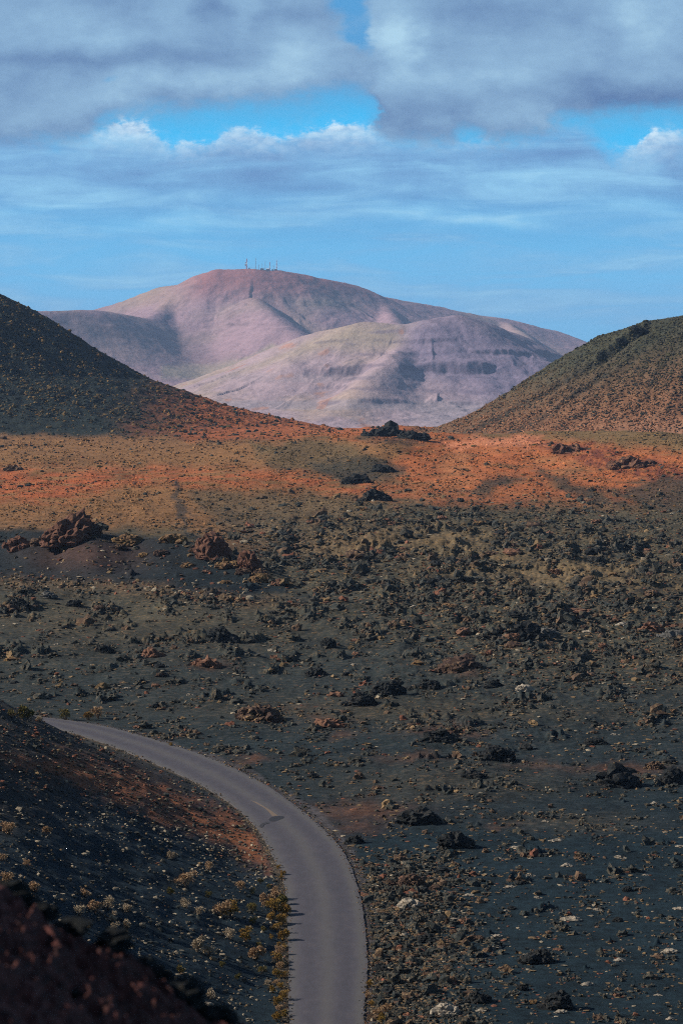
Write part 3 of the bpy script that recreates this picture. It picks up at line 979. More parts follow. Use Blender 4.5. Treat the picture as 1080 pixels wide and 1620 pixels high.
crag(108, 860, 42, 1.12, 'red', 'huge leaning reddish lava crag on top of the cinder mound', 401, 7, .8, .30, spread=.5)
crag(84, 856, 19, .9, 'red', 'reddish foot block against the left base of the huge leaning crag', 402, 4, .8, .2)
crag(136, 848, 19, 1.1, 'brown', 'dark overhanging shoulder block on the right of the huge leaning crag', 403, 4, .8, .1)
crag(156, 838, 11, 1.1, 'black', 'round black boulder at the right end of the huge leaning crag', 404, 2, .9)
crag(202, 860, 22, .74, 'ochre', 'low ochre lichen crag on the mound between the two red groups', 405, 6, .8, .2)
crag(188, 868, 10, .7, 'brown', 'small brown block in front of the low ochre lichen crag', 406, 4, .8)
crag(30, 868, 22, .7, 'red', 'broken reddish outcrop at the left end of the cinder mound', 407, 6, .8)
crag(275, 857, 20, .74, 'ochre', 'ochre crusted outcrop on the mound crest left of the twin crags', 408, 6, .8)
crag(256, 878, 13, .7, 'brown', 'brown knob halfway down the mound left of the twin crags', 409, 4, .8)
crag(312, 872, 13, .8, 'brown', 'brown block on the broken ridge just left of the twin red crags', 480, 4, .8)
crag(352, 892, 14, .8, 'black', 'black hollow block under the left twin red crag', 481, 4, .8)
crag(384, 908, 13, .7, 'brown', 'brown block under the right pointed twin crag', 482, 4, .8)
crag(330, 866, 12, 1.0, 'red', 'reddish spike between the brown block and the left twin red crag', 485, 3, .8)
crag(412, 912, 12, 1.0, 'brown', 'brown spike right of the right pointed twin crag', 486, 4, .8)
crag(228, 880, 8, .8, 'ochre', 'small ochre stone on the mound below the low ochre crag', 483, 4, .8)
crag(60, 862, 14, .7, 'brown', 'brown stones between the broken outcrop and the huge crag', 484, 5, .8)
crag(340, 884, 29, 1.25, 'red', 'left one of the twin red crags at the right end of the mound', 410, 6, .8, -.1)
crag(374, 888, 8, 1.1, 'black', 'thin black block wedged between the twin red crags', 411, 3, .8)
crag(397, 904, 20, 1.5, 'red', 'right pointed one of the twin red crags', 412, 4, .8, -.15, spread=.4)
crag(362, 897, 20, .5, 'ochre', 'ochre rubble ledge below the twin red crags', 413, 7, .8)
crag(298, 897, 12, .6, 'ochre', 'small ochre knob on the mound slope below the twin crags', 414, 5, .8)
crag(325, 905, 7, .5, 'pink', 'tiny pink stone lowest on the mound slope', 415, 3, .8)
crag(357, 923, 10, .6, 'ochre', 'lone ochre block near the lower right of the mound slope', 416, 4, .8)
crag(416, 921, 19, .7, 'ochre', 'ochre red rubble heap at the right toe of the mound', 417, 6, .8, -.2)
crag(440, 925, 12, .5, 'pink', 'pinkish stones at the far right toe of the mound', 418, 5, .8)
crag(77, 946, 14, .75, 'grey', 'grey split boulder on the flat below the mound', 419, 3, .8, -.2, 'boulder', 'boulder')
crag(118, 958, 13, .75, 'black', 'black squat boulder right of the grey split boulder', 420, 4, .8, 0, 'boulder', 'boulder')
crag(350, 1015, 30, .42, 'black', 'wide low black lava outcrop on the plain below the mound', 421, 8, .8)
crag(408, 1140, 36, .52, 'brown', 'wide brown and black lava clump beyond the road bend', 422, 9, .9)
crag(522, 1150, 24, .45, 'pink', 'orange brown rock clump right of the wide brown clump', 423, 7, .8)
crag(520, 1024, 13, 1.1, 'black', 'upright black lava spike standing in the middle plain', 424, 4, .8)
crag(615, 1096, 25, .6, 'black', 'black twin headed clump in the clinker below the middle', 425, 6, .8)
crag(570, 1115, 27, .45, 'black', 'long low black clump beside the twin headed clump', 426, 8, .8)
crag(680, 1090, 20, .5, 'black', 'black clump with pale crust right of the twin headed clump', 427, 7, .8)
crag(728, 1062, 34, .5, 'brown', 'broad rusty brown clinker clump in the right middle ground', 428, 9, .8)
crag(831, 1010, 26, 1.05, 'black', 'black fin shaped boulder standing highest in the clinker field', 429, 4, .8, .15, 'boulder', 'boulder', spread=.35)
crag(806, 1012, 14, .8, 'pink', 'pinkish rubble leaning against the left of the black fin boulder', 430, 6, .8, .3)
crag(866, 1006, 18, .55, 'grey', 'grey slab stack right of the black fin boulder', 431, 5, .8)
crag(905, 968, 30, .30, 'pink', 'long pinkish slab lying in the black clinker', 432, 4, .8, 0, 'slab', 'rock_slab')
crag(878, 909, 12, .75, 'pink', 'single orange boulder on the pale ochre strip', 433, 3, .8, -.2, 'boulder', 'boulder')
crag(1028, 1000, 20, .75, 'pink', 'reddish block with dark hollow near the right frame edge', 434, 5, .8)
crag(1062, 1008, 24, .3, 'grey', 'flat grey slabs at the right frame edge', 435, 5, .8, 0, 'slab', 'rock_slab')
crag(775, 878, 14, .5, 'brown', 'brown knob on the ochre strip left of the orange boulder', 436, 4, .8)
crag(692, 1172, 26, .5, 'black', 'black block row on the upper red cinder patch', 437, 8, .8)
crag(783, 1202, 30, .42, 'black', 'black low clump beside the middle red streak', 438, 9, .8)
crag(944, 1178, 17, .55, 'black', 'solid black boulder alone on the right ash plain', 439, 3, .8, 0, 'boulder', 'boulder')
crag(975, 1244, 34, .62, 'black', 'humped black brown clump below the right red patch', 440, 9, .8)
crag(1068, 1240, 26, .55, 'black', 'black clump cut by the right frame edge', 441, 8, .8)
crag(750, 1230, 18, .5, 'black', 'small black heap between the two red streaks', 442, 6, .8)
crag(1036, 1216, 16, .5, 'brown', 'brown stones above the humped clump at right', 443, 6, .8)
crag(663, 1302, 31, .78, 'black', 'large black and brown clinker clump right of the road bend', 444, 10, .9)
crag(717, 1340, 24, .95, 'black', 'tall black clinker clump right of the large clinker clump', 445, 7, .8)
crag(562, 1334, 15, .6, 'black', 'black clump touching the outer road verge at the bend', 446, 6, .8)
crag(650, 1400, 20, .8, 'brown', 'brown crusted boulder above the pale roadside boulder', 447, 5, .8, 0, 'boulder', 'boulder')
crag(648, 1436, 20, .75, 'pale', 'pale lichen boulder with black right side near the road', 448, 4, .8, 0, 'boulder', 'boulder')
crag(676, 1490, 16, .75, 'black', 'black boulder in the pale rubble right of the road', 449, 4, .8, 0, 'boulder', 'boulder')
crag(644, 1522, 13, .7, 'brown', 'rusty boulder among rubble close to the road', 450, 4, .8, 0, 'boulder', 'boulder')
crag(634, 1536, 10, .8, 'black', 'black stone left below the rusty roadside boulder', 451, 3, .8, 0, 'boulder', 'boulder')
crag(752, 1486, 14, .55, 'brown', 'brown backed dark stone on the lower right ash', 452, 4, .8, 0, 'boulder', 'boulder')
crag(851, 1524, 26, .5, 'black', 'black rock pile on the lower right ash plain', 453, 9, .8)
crag(826, 1566, 9, .95, 'black', 'small black pillar stone on the lower right ash', 454, 3, .8, 0, 'boulder', 'boulder')
crag(757, 1586, 20, .55, 'black', 'black dark low clump near the bottom frame edge', 455, 7, .8)
crag(880, 1596, 28, .55, 'black', 'broad black clump at the bottom right', 456, 9, .8)
crag(704, 1606, 20, .7, 'pale', 'pale crusted rock at the bottom right of the road', 457, 6, .8)
crag(991, 1410, 10, .8, 'black', 'lone black stone on the far right ash', 458, 3, .8, 0, 'boulder', 'boulder')
crag(976, 1458, 9, .8, 'black', 'lone dark stone below the far right stone', 459, 3, .8, 0, 'boulder', 'boulder')
crag(610, 690, 34, .14, 'black', 'black lava crag on the skyline saddle between the cones', 460, 10, .8, sub=3)
crag(650, 694, 26, .16, 'black', 'black crag tail running down right from the saddle crag', 461, 8, .8, sub=3)
crag(608, 746, 20, .38, 'black', 'black hollow boulder on the dark green rise', 462, 5, .8, -.3, sub=3)
crag(564, 765, 26, .34, 'black', 'black and ochre outcrop left of the hollow boulder', 463, 8, .8, sub=3)
crag(592, 792, 26, .30, 'black', 'black crag below the rust belt', 464, 8, .8, sub=3)
crag(349, 637, 6, .8, 'black', 'tiny black knob on the skyline of the left cone', 465, 3, .8, sub=3, cat='boulder', name='boulder')
crag(1008, 525, 15, .26, 'black', 'black rock spine notched into the skyline of the right cone', 466, 7, .8, -.2, sub=3)
crag(984, 542, 12, .24, 'black', 'dark rock below the spine on the right cone', 467, 5, .8, -.2, sub=3)
crag(900, 716, 30, .17, 'red', 'dark red lava outcrop on the orange rise under the right cone', 468, 9, .8, sub=3)
crag(1000, 738, 34, .17, 'red', 'dark red lava ridge block near the right end of the orange rise', 469, 9, .8, sub=3)
crag(25, 744, 18, .25, 'brown', 'dark bush topped boulder at left on the orange plain', 470, 5, .8, sub=3)
crag(500, 1070, 18, .5, 'black', 'black clump on the left edge of the clinker', 471, 6, .8)
crag(780, 1088, 16, .6, 'black', 'black clump right of the pale crusted clump', 472, 6, .8)
crag(830, 1092, 13, .6, 'pale', 'pale brown rubble right below the clinker clump', 473, 6, .8)
crag(325, 1054, 22, .35, 'pink', 'low pinkish stone patch on the plain beyond the road', 474, 8, .8)
crag(240, 1040, 20, .38, 'pink', 'low orange crusted stones left of the pinkish patch', 475, 8, .8)
crag(165, 1032, 15, .5, 'black', 'black jagged clump left on the plain beyond the road', 476, 6, .8)
crag(30, 962, 18, .5, 'black', 'black stone row at the left frame edge below the mound', 477, 7, .8)
crag(272, 930, 6, .8, 'black', 'small black stone at the foot of the mound', 478, 3, .8, cat='boulder', name='boulder')

# ---- individually set rocks (the largest of the field)
protos_me = {}
for mk in ('black', 'brown', 'pink', 'ochre'):
    protos_me[mk] = []
    for k in range(5):
        V, T = clump_proto(500 + k + 31 * len(protos_me), 6 + k % 3, 3, .6, .85) if k < 4 else rock_proto(3, 540 + k)
        me = mesh_np('lava_rock', V, T, False); me.materials.append(MATS[mk]); protos_me[mk].append(me)
LOOK = {'black': ['jagged black lava rock', 'low black lava rock', 'small black lava rock'], 'brown': ['crusted brown lava rock', 'low brown lava rock', 'small brown lava rock'],
        'pink': ['reddish lava rock', 'low reddish lava rock', 'small reddish lava rock'], 'ochre': ['ochre lichen rock', 'low ochre lichen rock', 'small ochre lichen rock']}
N = 200
px, D, z, ri, ci, r = scatter(1400, open_ground * offroad * (AA * 1.2 + midz * clus ** 2 + nearz * clus ** 2 * 1.1 + verge * 3) * smooth(1605, 1585, ROW) * smooth(2, 14, PX) * smooth(1078, 1066, PX), 321)
kept = []
for i in range(len(px)):
    row_ = ROW[ri[i], ci[i]]
    if all(math.hypot(px[i] - k[0], (row_ - k[1]) * 1.6) > 13 for k in kept):
        kept.append((px[i], row_, D[i], z[i]))
    if len(kept) >= N: break
for (p_, row_, D_, z_) in kept:
    mk = r.choice(['black', 'black', 'black', 'brown', 'brown', 'pink', 'ochre'])
    sz = float(np.clip(r.lognormal(math.log(8.5), .3), 5.5, 17))
    o = link('lava_rock', protos_me[mk][int(r.integers(0, 5))])
    s = sz * D_ / F
    hz = float(r.uniform(.55, .95))
    o.location = ((p_ - CX) * D_ / F, D_, z_ - .1 * s); o.scale = (s, s * .8, s * hz); o.rotation_euler = (0, 0, float(r.uniform(0, 6.28)))
    look = LOOK[mk][2] if sz < 7.5 else (LOOK[mk][1] if hz < .72 else LOOK[mk][0])
    relate(o, p_, row_, look, 'rock', 'lava rocks on the ash plain')

# ---- pale flat stones
pale_me = []
for k in range(5):
    V, T = rock_proto(3, 600 + k, .5, .42, .3, (1.0, .75, .6)); me = mesh_np('pale_stone', V, T, False); me.materials.append(M_PALE); pale_me.append(me)
flat = [(813, 1342, 8), (790, 1360, 8), (838, 1359, 4), (740, 1418, 9), (896, 1371, 9), (905, 1456, 16), (944, 1440, 7), (980, 1358, 9), (1075, 1340, 8), (785, 1483, 9), (785, 1498, 8), (838, 1386, 7), (805, 1405, 9),
        (847, 1415, 6), (850, 1421, 6), (800, 1441, 4), (780, 1583, 5), (886, 1603, 10), (884, 1590, 6), (1058, 1508, 12), (1074, 1438, 9), (1060, 1613, 7), (880, 1330, 12), (720, 1368, 6), (928, 1558, 12), (640, 1480, 9), (618, 1462, 7),
        (690, 1490, 7), (600, 1440, 6), (760, 1600, 8), (720, 1456, 9), (705, 1430, 5), (980, 1520, 9), (1040, 1575, 7), (1020, 1385, 6), (955, 1395, 6), (862, 1300, 5), (1035, 1272, 7), (820, 1160, 5), (972, 1163, 7), (930, 1000, 8), (985, 990, 12),
        (430, 1030, 7), (90, 1020, 5), (560, 1052, 6), (655, 960, 6), (300, 1100, 5), (200, 1090, 6), (325, 1590, 14)]
rr_ = np.random.default_rng(77)
for (p_, q_, sz) in flat:
    o = place('pale_stone', pale_me[int(rr_.integers(0, 5))], p_, q_, sz * .78, float(rr_.uniform(.5, .9)), float(rr_.uniform(.7, 1.1)), float(rr_.uniform(-.4, .4)), None, .1)
    relate(o, p_, q_, 'pale flat stone' if sz >= 8 else 'small pale stone', 'stone', 'pale stones on the ash')

# ---- blurred rocks on the lip nearest the viewer
lipme = []
for k in range(4):
    V, T = rock_proto(3, 650 + k, .45, .3, .35); me = mesh_np('boulder', V, T, False); me.materials.append(M_BLACK); lipme.append(me)
for (p_, D_, w_, h_, lab) in [(25, 14.2, 30, 1.0, 'dark out of focus rock leftmost on the near lip'), (70, 14.1, 22, .8, 'dark out of focus rock second from left on the near lip'), (115, 14.0, 24, .6, 'wide blurred dark rock on the near lip'),
                              (178, 14.0, 26, .8, 'blurred dark rock in the middle of the near lip'), (232, 14.2, 32, 1.25, 'tallest blurred black rock on the near lip'), (258, 14.1, 18, .8, 'small blurred rock beside the tallest one on the near lip'),
                              (285, 13.9, 34, .9, 'blurred black rock lowest but one on the near lip'), (340, 13.9, 26, .8, 'blurred rock at the lower right end of the near lip'), (120, 12.6, 18, .5, 'blurred reddish stone lying inside the near slope')]:
    s = w_ * D_ / F
    o = link('boulder', lipme[int(rr_.integers(0, 4))])
    o.location = ((p_ - CX) * D_ / F, D_, float(ground_z(np.array([p_]), np.array([D_]))[0]) + .1 * s); o.scale = (s, s, s * h_); o.rotation_euler = (0, 0, float(rr_.uniform(0, 6)))
    tag(o, lab, 'boulder', 'blurred rocks on the near lip')

# ------------------------------------------------------------------ shrubs
LEAF = [mat_leaf('olive_ochre_leaf', (.26, .155, .036), (.12, .105, .026), (.36, .19, .055)), mat_leaf('dry_pinkish_twigs', (.36, .23, .13), (.22, .15, .08), (.44, .29, .18)),
        mat_leaf('grey_dry_twigs', (.38, .30, .21), (.22, .18, .12), (.46, .36, .25)), mat_leaf('dark_olive_leaf', (.12, .10, .03), (.07, .075, .022), (.19, .13, .04))]
STEM = mat_plain('woody_stem', (.07, .05, .035), .9)


def shrub_meshes(seed, n=900, lobes=8, leaf=.075, tall=.8):
    r = np.random.default_rng(seed)
    C = [np.array([0, 0, .45 * tall])] + [np.array([math.cos(a) * d, math.sin(a) * d, r.uniform(.25, .95) * tall]) for a, d in zip(r.uniform(0, 6.28, lobes), r.uniform(.2, .58, lobes))]
    R = [.48] + list(r.uniform(.22, .40, lobes))
    Vs = []; 
    for i in range(n):
        k = int(r.integers(0, len(C)))
        v = r.normal(size=3); v /= np.linalg.norm(v)
        if v[2] < -.3: v[2] *= -1
        p = C[k] + v * R[k] * np.array([1, 1, tall]) * r.uniform(.45, 1.08)
        if p[2] < 0: p[2] = abs(p[2]) * .3
        d = v + r.normal(size=3) * .55 + np.array([0, 0, .5]); d /= np.linalg.norm(d)
        sd = np.cross(d, r.normal(size=3)); sd /= np.linalg.norm(sd) + 1e-9
        L = leaf * r.uniform(.7, 1.7); W = leaf * r.uniform(.25, .5)
        Vs.append([p - sd * W, p + sd * W, p + sd * W * .6 + d * L, p - sd * W * .6 + d * L])
    V = np.array(Vs).reshape(-1, 3); Fq = np.arange(len(V)).reshape(-1, 4)
    fol = mesh_np('foliage', V, Fq, False)
    # stems: tapered three sided twigs from the root to each lobe
    SV, SF = [], []
    for c in C:
        for w in range(2):
            e = c + r.normal(size=3) * .08
            b0 = len(SV)
            for (pt, rad) in ((np.array([r.normal() * .04, r.normal() * .04, -.05]), .035), (e * np.array([.55, .55, .5]), .024), (e, .008)):
                for q in range(3):
                    a = q * 2.094; SV.append(pt + np.array([math.cos(a) * rad, math.sin(a) * rad, 0]))
            for s_ in range(2):
                for q in range(3):
                    SF.append([b0 + s_ * 3 + q, b0 + s_ * 3 + (q + 1) % 3, b0 + s_ * 3 + 3 + (q + 1) % 3, b0 + s_ * 3 + 3 + q])
    st = mesh_np('stem', np.array(SV), np.array(SF), False)
    return fol, st


shrub_lib = []
for k in range(6):
    f_, s_ = shrub_meshes(700 + k, 850 + 60 * k, 6 + k % 4, .075 if k < 4 else .10, (1.15, 1.0, 1.25, .9, 1.05, 1.1)[k])
    s_.materials.append(STEM); shrub_lib.append((f_, s_))
fol_mat = {}
for k, (f_, s_) in enumerate(shrub_lib):
    for mi in range(4):
        g_ = f_.copy(); g_.materials.clear(); g_.materials.append(LEAF[mi]); fol_mat[(k, mi)] = g_


def shrub(px, row, rx, mi, h=1.0, name='shrub', D=None):
    if D is None:
        x, D, z = spot(px, row)
    else:
        x, z = (px - CX) * D / F, float(ground_z(np.array([px]), np.array([D]))[0])
    s = rx * 1.2 * D / F
    k = int(rr_.integers(0, 6))
    o = bpy.data.objects.new(name, None); COL.objects.link(o)
    o.empty_display_size = .3
    o.location = (x, D, z - .04 * s); o.scale = (s, s, s * h); o.rotation_euler = (0, 0, float(rr_.uniform(0, 6.28)))
    a = link('foliage', fol_mat[(k, mi)], None, o); b = link('stem', shrub_lib[k][1], None, o)
    return o


LOOKS = ['olive ochre shrub', 'dry pinkish shrub', 'grey dry shrub', 'dark olive shrub']
# along the inner road edge
ROADS = [(446, 1392, 5, 0), (437, 1424, 13, 1), (424, 1436, 12, 1), (447, 1433, 10, 3), (436, 1446, 15, 0), (450, 1450, 12, 0), (428, 1458, 9, 0), (446, 1464, 11, 0), (436, 1474, 9, 0), (447, 1489, 11, 0), (430, 1486, 5, 0), (449, 1502, 6, 0),
         (440, 1498, 5, 0), (443, 1512, 9, 1), (438, 1523, 11, 0), (448, 1530, 7, 3), (443, 1536, 9, 1), (437, 1546, 10, 0), (449, 1549, 7, 0), (436, 1560, 7, 1), (445, 1566, 7, 0), (432, 1571, 7, 0), (447, 1584, 10, 0), (437, 1592, 10, 0), (443, 1603, 8, 1),
         (449, 1611, 7, 0), (438, 1617, 9, 0), (586, 1563, 8, 0), (583, 1580, 7, 1), (586, 1592, 7, 0), (596, 1608, 10, 1), (612, 1604, 9, 1), (604, 1618, 9, 0)]
for (p_, q_, s_, mi) in ROADS:
    o = shrub(p_, q_, s_ * 1.08, mi, 1.1)
    relate(o, p_, q_, LOOKS[mi] + ' on the road edge', 'shrub', 'shrubs along the road edge')
SLOPE = [(330, 1376, 9, 1), (293, 1402, 15, 1), (380, 1408, 9, 1), (347, 1448, 16, 1), (364, 1452, 17, 0), (296, 1437, 10, 2), (314, 1448, 9, 2), (398, 1444, 10, 3), (363, 1486, 12, 2), (388, 1490, 12, 0), (404, 1520, 14, 1), (312, 1506, 14, 2), (330, 1512, 10, 2),
         (152, 1444, 11, 1), (171, 1440, 12, 2), (136, 1420, 8, 1), (128, 1450, 11, 2), (178, 1460, 9, 2), (203, 1444, 9, 2), (201, 1470, 8, 2), (182, 1474, 8, 2), (56, 1412, 11, 1), (12, 1398, 12, 1), (14, 1320, 13, 1), (75, 1320, 8, 1), (5, 1362, 8, 1), (43, 1370, 6, 1),
         (273, 1360, 7, 2), (400, 1415, 6, 3), (412, 1398, 5, 3), (425, 1405, 5, 3), (330, 1420, 7, 3), (270, 1415, 6, 3), (400, 1462, 6, 3), (418, 1475, 6, 3), (410, 1500, 6, 3), (415, 1540, 7, 3), (424, 1560, 6, 2), (335, 1580, 9, 2), (286, 1540, 7, 3), (352, 1530, 6, 3), (375, 1550, 6, 3),
         (41, 1139, 12, 3), (64, 1143, 7, 2), (157, 1137, 12, 1), (140, 1139, 8, 0), (104, 1139, 10, 3), (20, 1135, 8, 3), (448, 1386, 5, 0), (440, 1375, 4, 0), (270, 1181, 4, 0)]
for (p_, q_, s_, mi) in SLOPE:
    o = shrub(p_, q_, s_ * 1.22, mi, .95)
    relate(o, p_, q_, LOOKS[mi] + (' on the slope' if q_ > 1200 else ' beside the road'), 'shrub', 'shrubs on the slope beside the road')
# larger bushes on the cones and the orange plain (too small in the picture to show parts)
SB = []
for k in range(5):
    parts = []
    q = np.random.default_rng(800 + k)
    for i in range(5):
        V, T = bush_proto(810 + 7 * k + i, 2); s_ = q.uniform(.4, .62); a = q.uniform(0, 6.28); d = q.uniform(0, .5)
        parts.append((V * s_ + np.array([math.cos(a) * d, math.sin(a) * d, s_ * .4]), T))
    V, T = join(parts)
    for mi, L in enumerate((mat_leaf('rust_bush', (.150, .075, .026), (.075, .050, .022), (.20, .095, .032)), mat_leaf('olive_bush', (.085, .062, .024), (.045, .042, .02), (.13, .08, .03)))) if k == 0 else enumerate((SB[0][1], SB[1][1])):
        me = mesh_np('bush', V, T, False); me.materials.append(L); SB.append((me, L))
bush_d = HL * smooth(440, 470, ROW) * (hl_d > .55) + orange * .25 * smooth(690, 700, ROW) * smooth(830, 800, ROW)
px, D, z, ri, ci, r = scatter(1300, bush_d * smooth(2, 12, PX) * smooth(1078, 1068, PX), 331)
kept = []
for i in range(len(px)):
    row_ = ROW[ri[i], ci[i]]
    if all(math.hypot(px[i] - k[0], (row_ - k[1]) * 1.4) > 11 for k in kept): kept.append((px[i], row_, D[i], z[i]))
    if len(kept) >= 190: break
for (p_, row_, D_, z_) in kept:
    k = int(r.integers(0, 5)); mi = int(r.uniform() < .3)
    sz = float(np.clip(r.lognormal(math.log(4.3), .25), 3.2, 7)); s = sz * D_ / F
    o = link('bush', SB[k * 2 + mi][0]); o.location = ((p_ - CX) * D_ / F, D_, z_ - .1 * s); o.scale = (s, s, s * .8); o.rotation_euler = (0, 0, float(r.uniform(0, 6.28)))
    relate(o, p_, row_, ('rust brown bush', 'dark olive bush')[mi], 'bush', 'bushes on the left cone and the orange plain')
finish_labels()

# ------------------------------------------------------------------ far mountains
def row_z(row, D): return CZ - (row - HR) * D / F


def ridges(x, y, R, zb, k=22.0, seed=0, calm=None):
    """height from ridge lines: R = list of (points (px,row,D), fall length, gully depth)"""
    acc = None
    cf = 1.0 if calm is None else .16 + .84 * smooth(calm[0], calm[1], CX + F * x / y)   # the smoother flank
    for ri_, (P, L, gul) in enumerate(R):
        P3 = [((p - CX) * D / F, D, row_z(q, D)) for p, q, D in P]
        best = np.full(x.shape, -1e9); s0 = 0.0
        for (ax, ay, az), (bx, by, bz) in zip(P3[:-1], P3[1:]):
            ex, ey = bx - ax, by - ay; ll = math.hypot(ex, ey)
            t = np.clip(((x - ax) * ex + (y - ay) * ey) / (ll * ll), 0, 1)
            dx, dy = x - ax - ex * t, y - ay - ey * t
            d = np.hypot(dx, dy); side = np.sign(dx * ey - dy * ex)
            zc = az + (bz - az) * t
            dd = np.sqrt(d * d + 60.0 ** 2) - 60.0
            al = s0 + ll * t + np.where(t >= 1, 1, 0) * np.arctan2(dy, dx) * 250 + np.where(t <= 0, 1, 0) * np.arctan2(dy, dx) * 250
            al = al + 60 * noise2(d / 300 + 5 * ri_, al / 500, seed + 3)
            g = fbm(al / 185.0 + side * 31 + .35 * noise2(d / 160.0, al / 400.0, seed + 21), d / 900.0, seed + ri_, 4, .55, True)
            g2 = fbm(al / 60.0 + side * 17 + 2 * g, d / 420.0, seed + 9 + ri_, 3, .55, True)
            z = zb + (zc - zb) * np.exp(-dd / L) - cf * (gul * (g + .35) + gul * .5 * g2) * (.35 + .75 * smooth(-.35, .5, noise2(al / 330.0, d / 700.0, seed + 15))) * smooth(70, 380, d) * np.exp(-d / 2400)
            best = np.maximum(best, z); s0 += ll
        acc = best if acc is None else smax(acc, best, k)
    return acc


def mountain(name, px0, px1, D0, D1, dD, step, R, zb, seed, terr=None):
    u = np.arange(px0, px1, step); d = np.arange(D0, D1, dD)
    Y, U = np.meshgrid(d, u, indexing='ij'); X = (U - CX) / F * Y
    Z = ridges(X, Y, R, zb, seed=seed, calm=(430, 620) if terr is not None else None)
    Z = Z + fbm(X / 420, Y / 420, seed + 20, 5, .5) * 14 + fbm(X / 70, Y / 70, seed + 30, 4, .6) * 5
    if terr is not None: Z = terr(X, Y, Z)
    return X, Y, Z, len(d), len(u)


def steep(X, Y, Z, dD):
    gy = np.gradient(Z, axis=0) / dD; gx = np.gradient(Z, axis=1) / np.gradient(X, axis=1)
    return np.hypot(gx, gy)


def mmat(name):
    m, g, b = new_mat(name, .95, .05)
    at = g.node('ShaderNodeAttribute', attribute_name='tint')
    pos = g.node('ShaderNodeNewGeometry').outputs['Position']
    n = g.noise(pos, .02, 8, .7); n2 = g.noise(g.vscale(pos, (1, 1, 6)), .012, 6, .7)
    n3 = g.noise(pos, .075, 5, .65)
    v = g.m('ADD', .22, g.m('ADD', g.m('MULTIPLY', n.outputs[0], .65), g.m('ADD', g.m('MULTIPLY', n2.outputs[0], .6), g.m('MULTIPLY', n3.outputs[0], .25))))
    cv = g.node('ShaderNodeCombineColor')
    for i in range(3): g.l.new(v, cv.inputs[i])
    g.l.new(g.mix(1.0, g.mix(1.0, at.outputs['Color'], (.80, .75, .84), 'MULTIPLY'), cv.outputs[0], 'MULTIPLY'), b.inputs['Base Color'])
    bump(g, b, g.m('ADD', n.outputs[0], g.m('MULTIPLY', n3.outputs[0], .1)), .4, 20.0)
    return m


M_MAT = mmat('weathered_mountain')


def mcol(X, Y, Z, layers, base):
    px = CX + F * X / Y; row = HR + F * (CZ - Z) / Y
    wx = fbm(X / 300, Y / 300, 901, 4) * 22; wy = fbm(X / 300 + 9, Y / 300, 903, 4) * 14
    c = np.empty(X.shape + (3,)); c[...] = base
    for fn, col in layers:
        mk = np.clip(fn(px + wx, row + wy, X, Y, Z), 0, 1)
        for k in range(3): c[..., k] += (col[k] - c[..., k]) * mk
    return c


# back mountain with the masts
RB = [([(20, 498, 9600), (60, 493, 9700), (140, 489, 9900), (230, 503, 10300), (290, 530, 10700), (340, 562, 11000), (375, 590, 11200)], 620, 8),
      ([(150, 491, 11600), (200, 476, 11500), (260, 453, 11300), (297, 449, 11100), (320, 436, 11000), (350, 427, 10900), (400, 425, 10900), (440, 428, 10950), (505, 441, 11100), (560, 453, 11300), (600, 469, 11500), (700, 487, 11900), (800, 505, 12200), (870, 523, 12400), (930, 548, 12600), (1010, 590, 12800)], 1050, 15),
      ([(297, 450, 11050), (268, 476, 10700), (238, 502, 10350)], 500, 10),
      ([(400, 470, 10500), (450, 515, 10000), (500, 550, 9700)], 650, 12),
      ([(600, 475, 11300), (620, 505, 10700), (650, 540, 10200)], 450, 12),
      ([(800, 510, 12000), (840, 540, 11300), (880, 575, 10800)], 420, 10),
      ([(-60, 540, 9300), (100, 548, 9300), (200, 580, 9200), (290, 604, 9100), (340, 612, 9050)], 420, 8)]
X, Y, Z, nr, nc = mountain('mountain', -120, 1060, 8300, 13600, 11, 2.2, RB, -105, 51)
ell = lambda a, b, sa, sb: (lambda p, q, X, Y, Z: np.exp(-((p - a) / sa) ** 2 - ((q - b) / sb) ** 2))
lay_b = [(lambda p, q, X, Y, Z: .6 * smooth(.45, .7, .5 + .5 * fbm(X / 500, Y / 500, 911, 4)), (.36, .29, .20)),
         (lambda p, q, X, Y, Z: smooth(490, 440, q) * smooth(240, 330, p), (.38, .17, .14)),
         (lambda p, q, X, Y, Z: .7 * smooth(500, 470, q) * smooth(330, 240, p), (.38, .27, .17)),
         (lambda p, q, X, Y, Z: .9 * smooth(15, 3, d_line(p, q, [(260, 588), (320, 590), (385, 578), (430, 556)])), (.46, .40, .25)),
         (lambda p, q, X, Y, Z: .5 * poly_mask(p, q, [(40, 495), (150, 492), (235, 503), (300, 530), (375, 585), (330, 592), (250, 575), (150, 535), (40, 520)], 30), (.135, .088, .10)),  # shadow over the left ridge's face, painted into the ground colour
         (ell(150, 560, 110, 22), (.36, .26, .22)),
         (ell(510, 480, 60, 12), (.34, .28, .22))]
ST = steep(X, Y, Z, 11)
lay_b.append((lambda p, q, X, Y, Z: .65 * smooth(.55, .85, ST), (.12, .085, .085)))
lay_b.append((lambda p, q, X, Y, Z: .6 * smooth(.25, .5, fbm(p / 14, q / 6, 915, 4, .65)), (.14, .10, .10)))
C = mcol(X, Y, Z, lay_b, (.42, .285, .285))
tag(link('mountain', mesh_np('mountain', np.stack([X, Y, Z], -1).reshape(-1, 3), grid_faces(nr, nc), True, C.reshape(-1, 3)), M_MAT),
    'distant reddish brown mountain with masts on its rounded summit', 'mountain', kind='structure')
MZ, MU, MDp = Z, np.arange(-120, 1060, 2.2), np.arange(8300, 13600, 11)


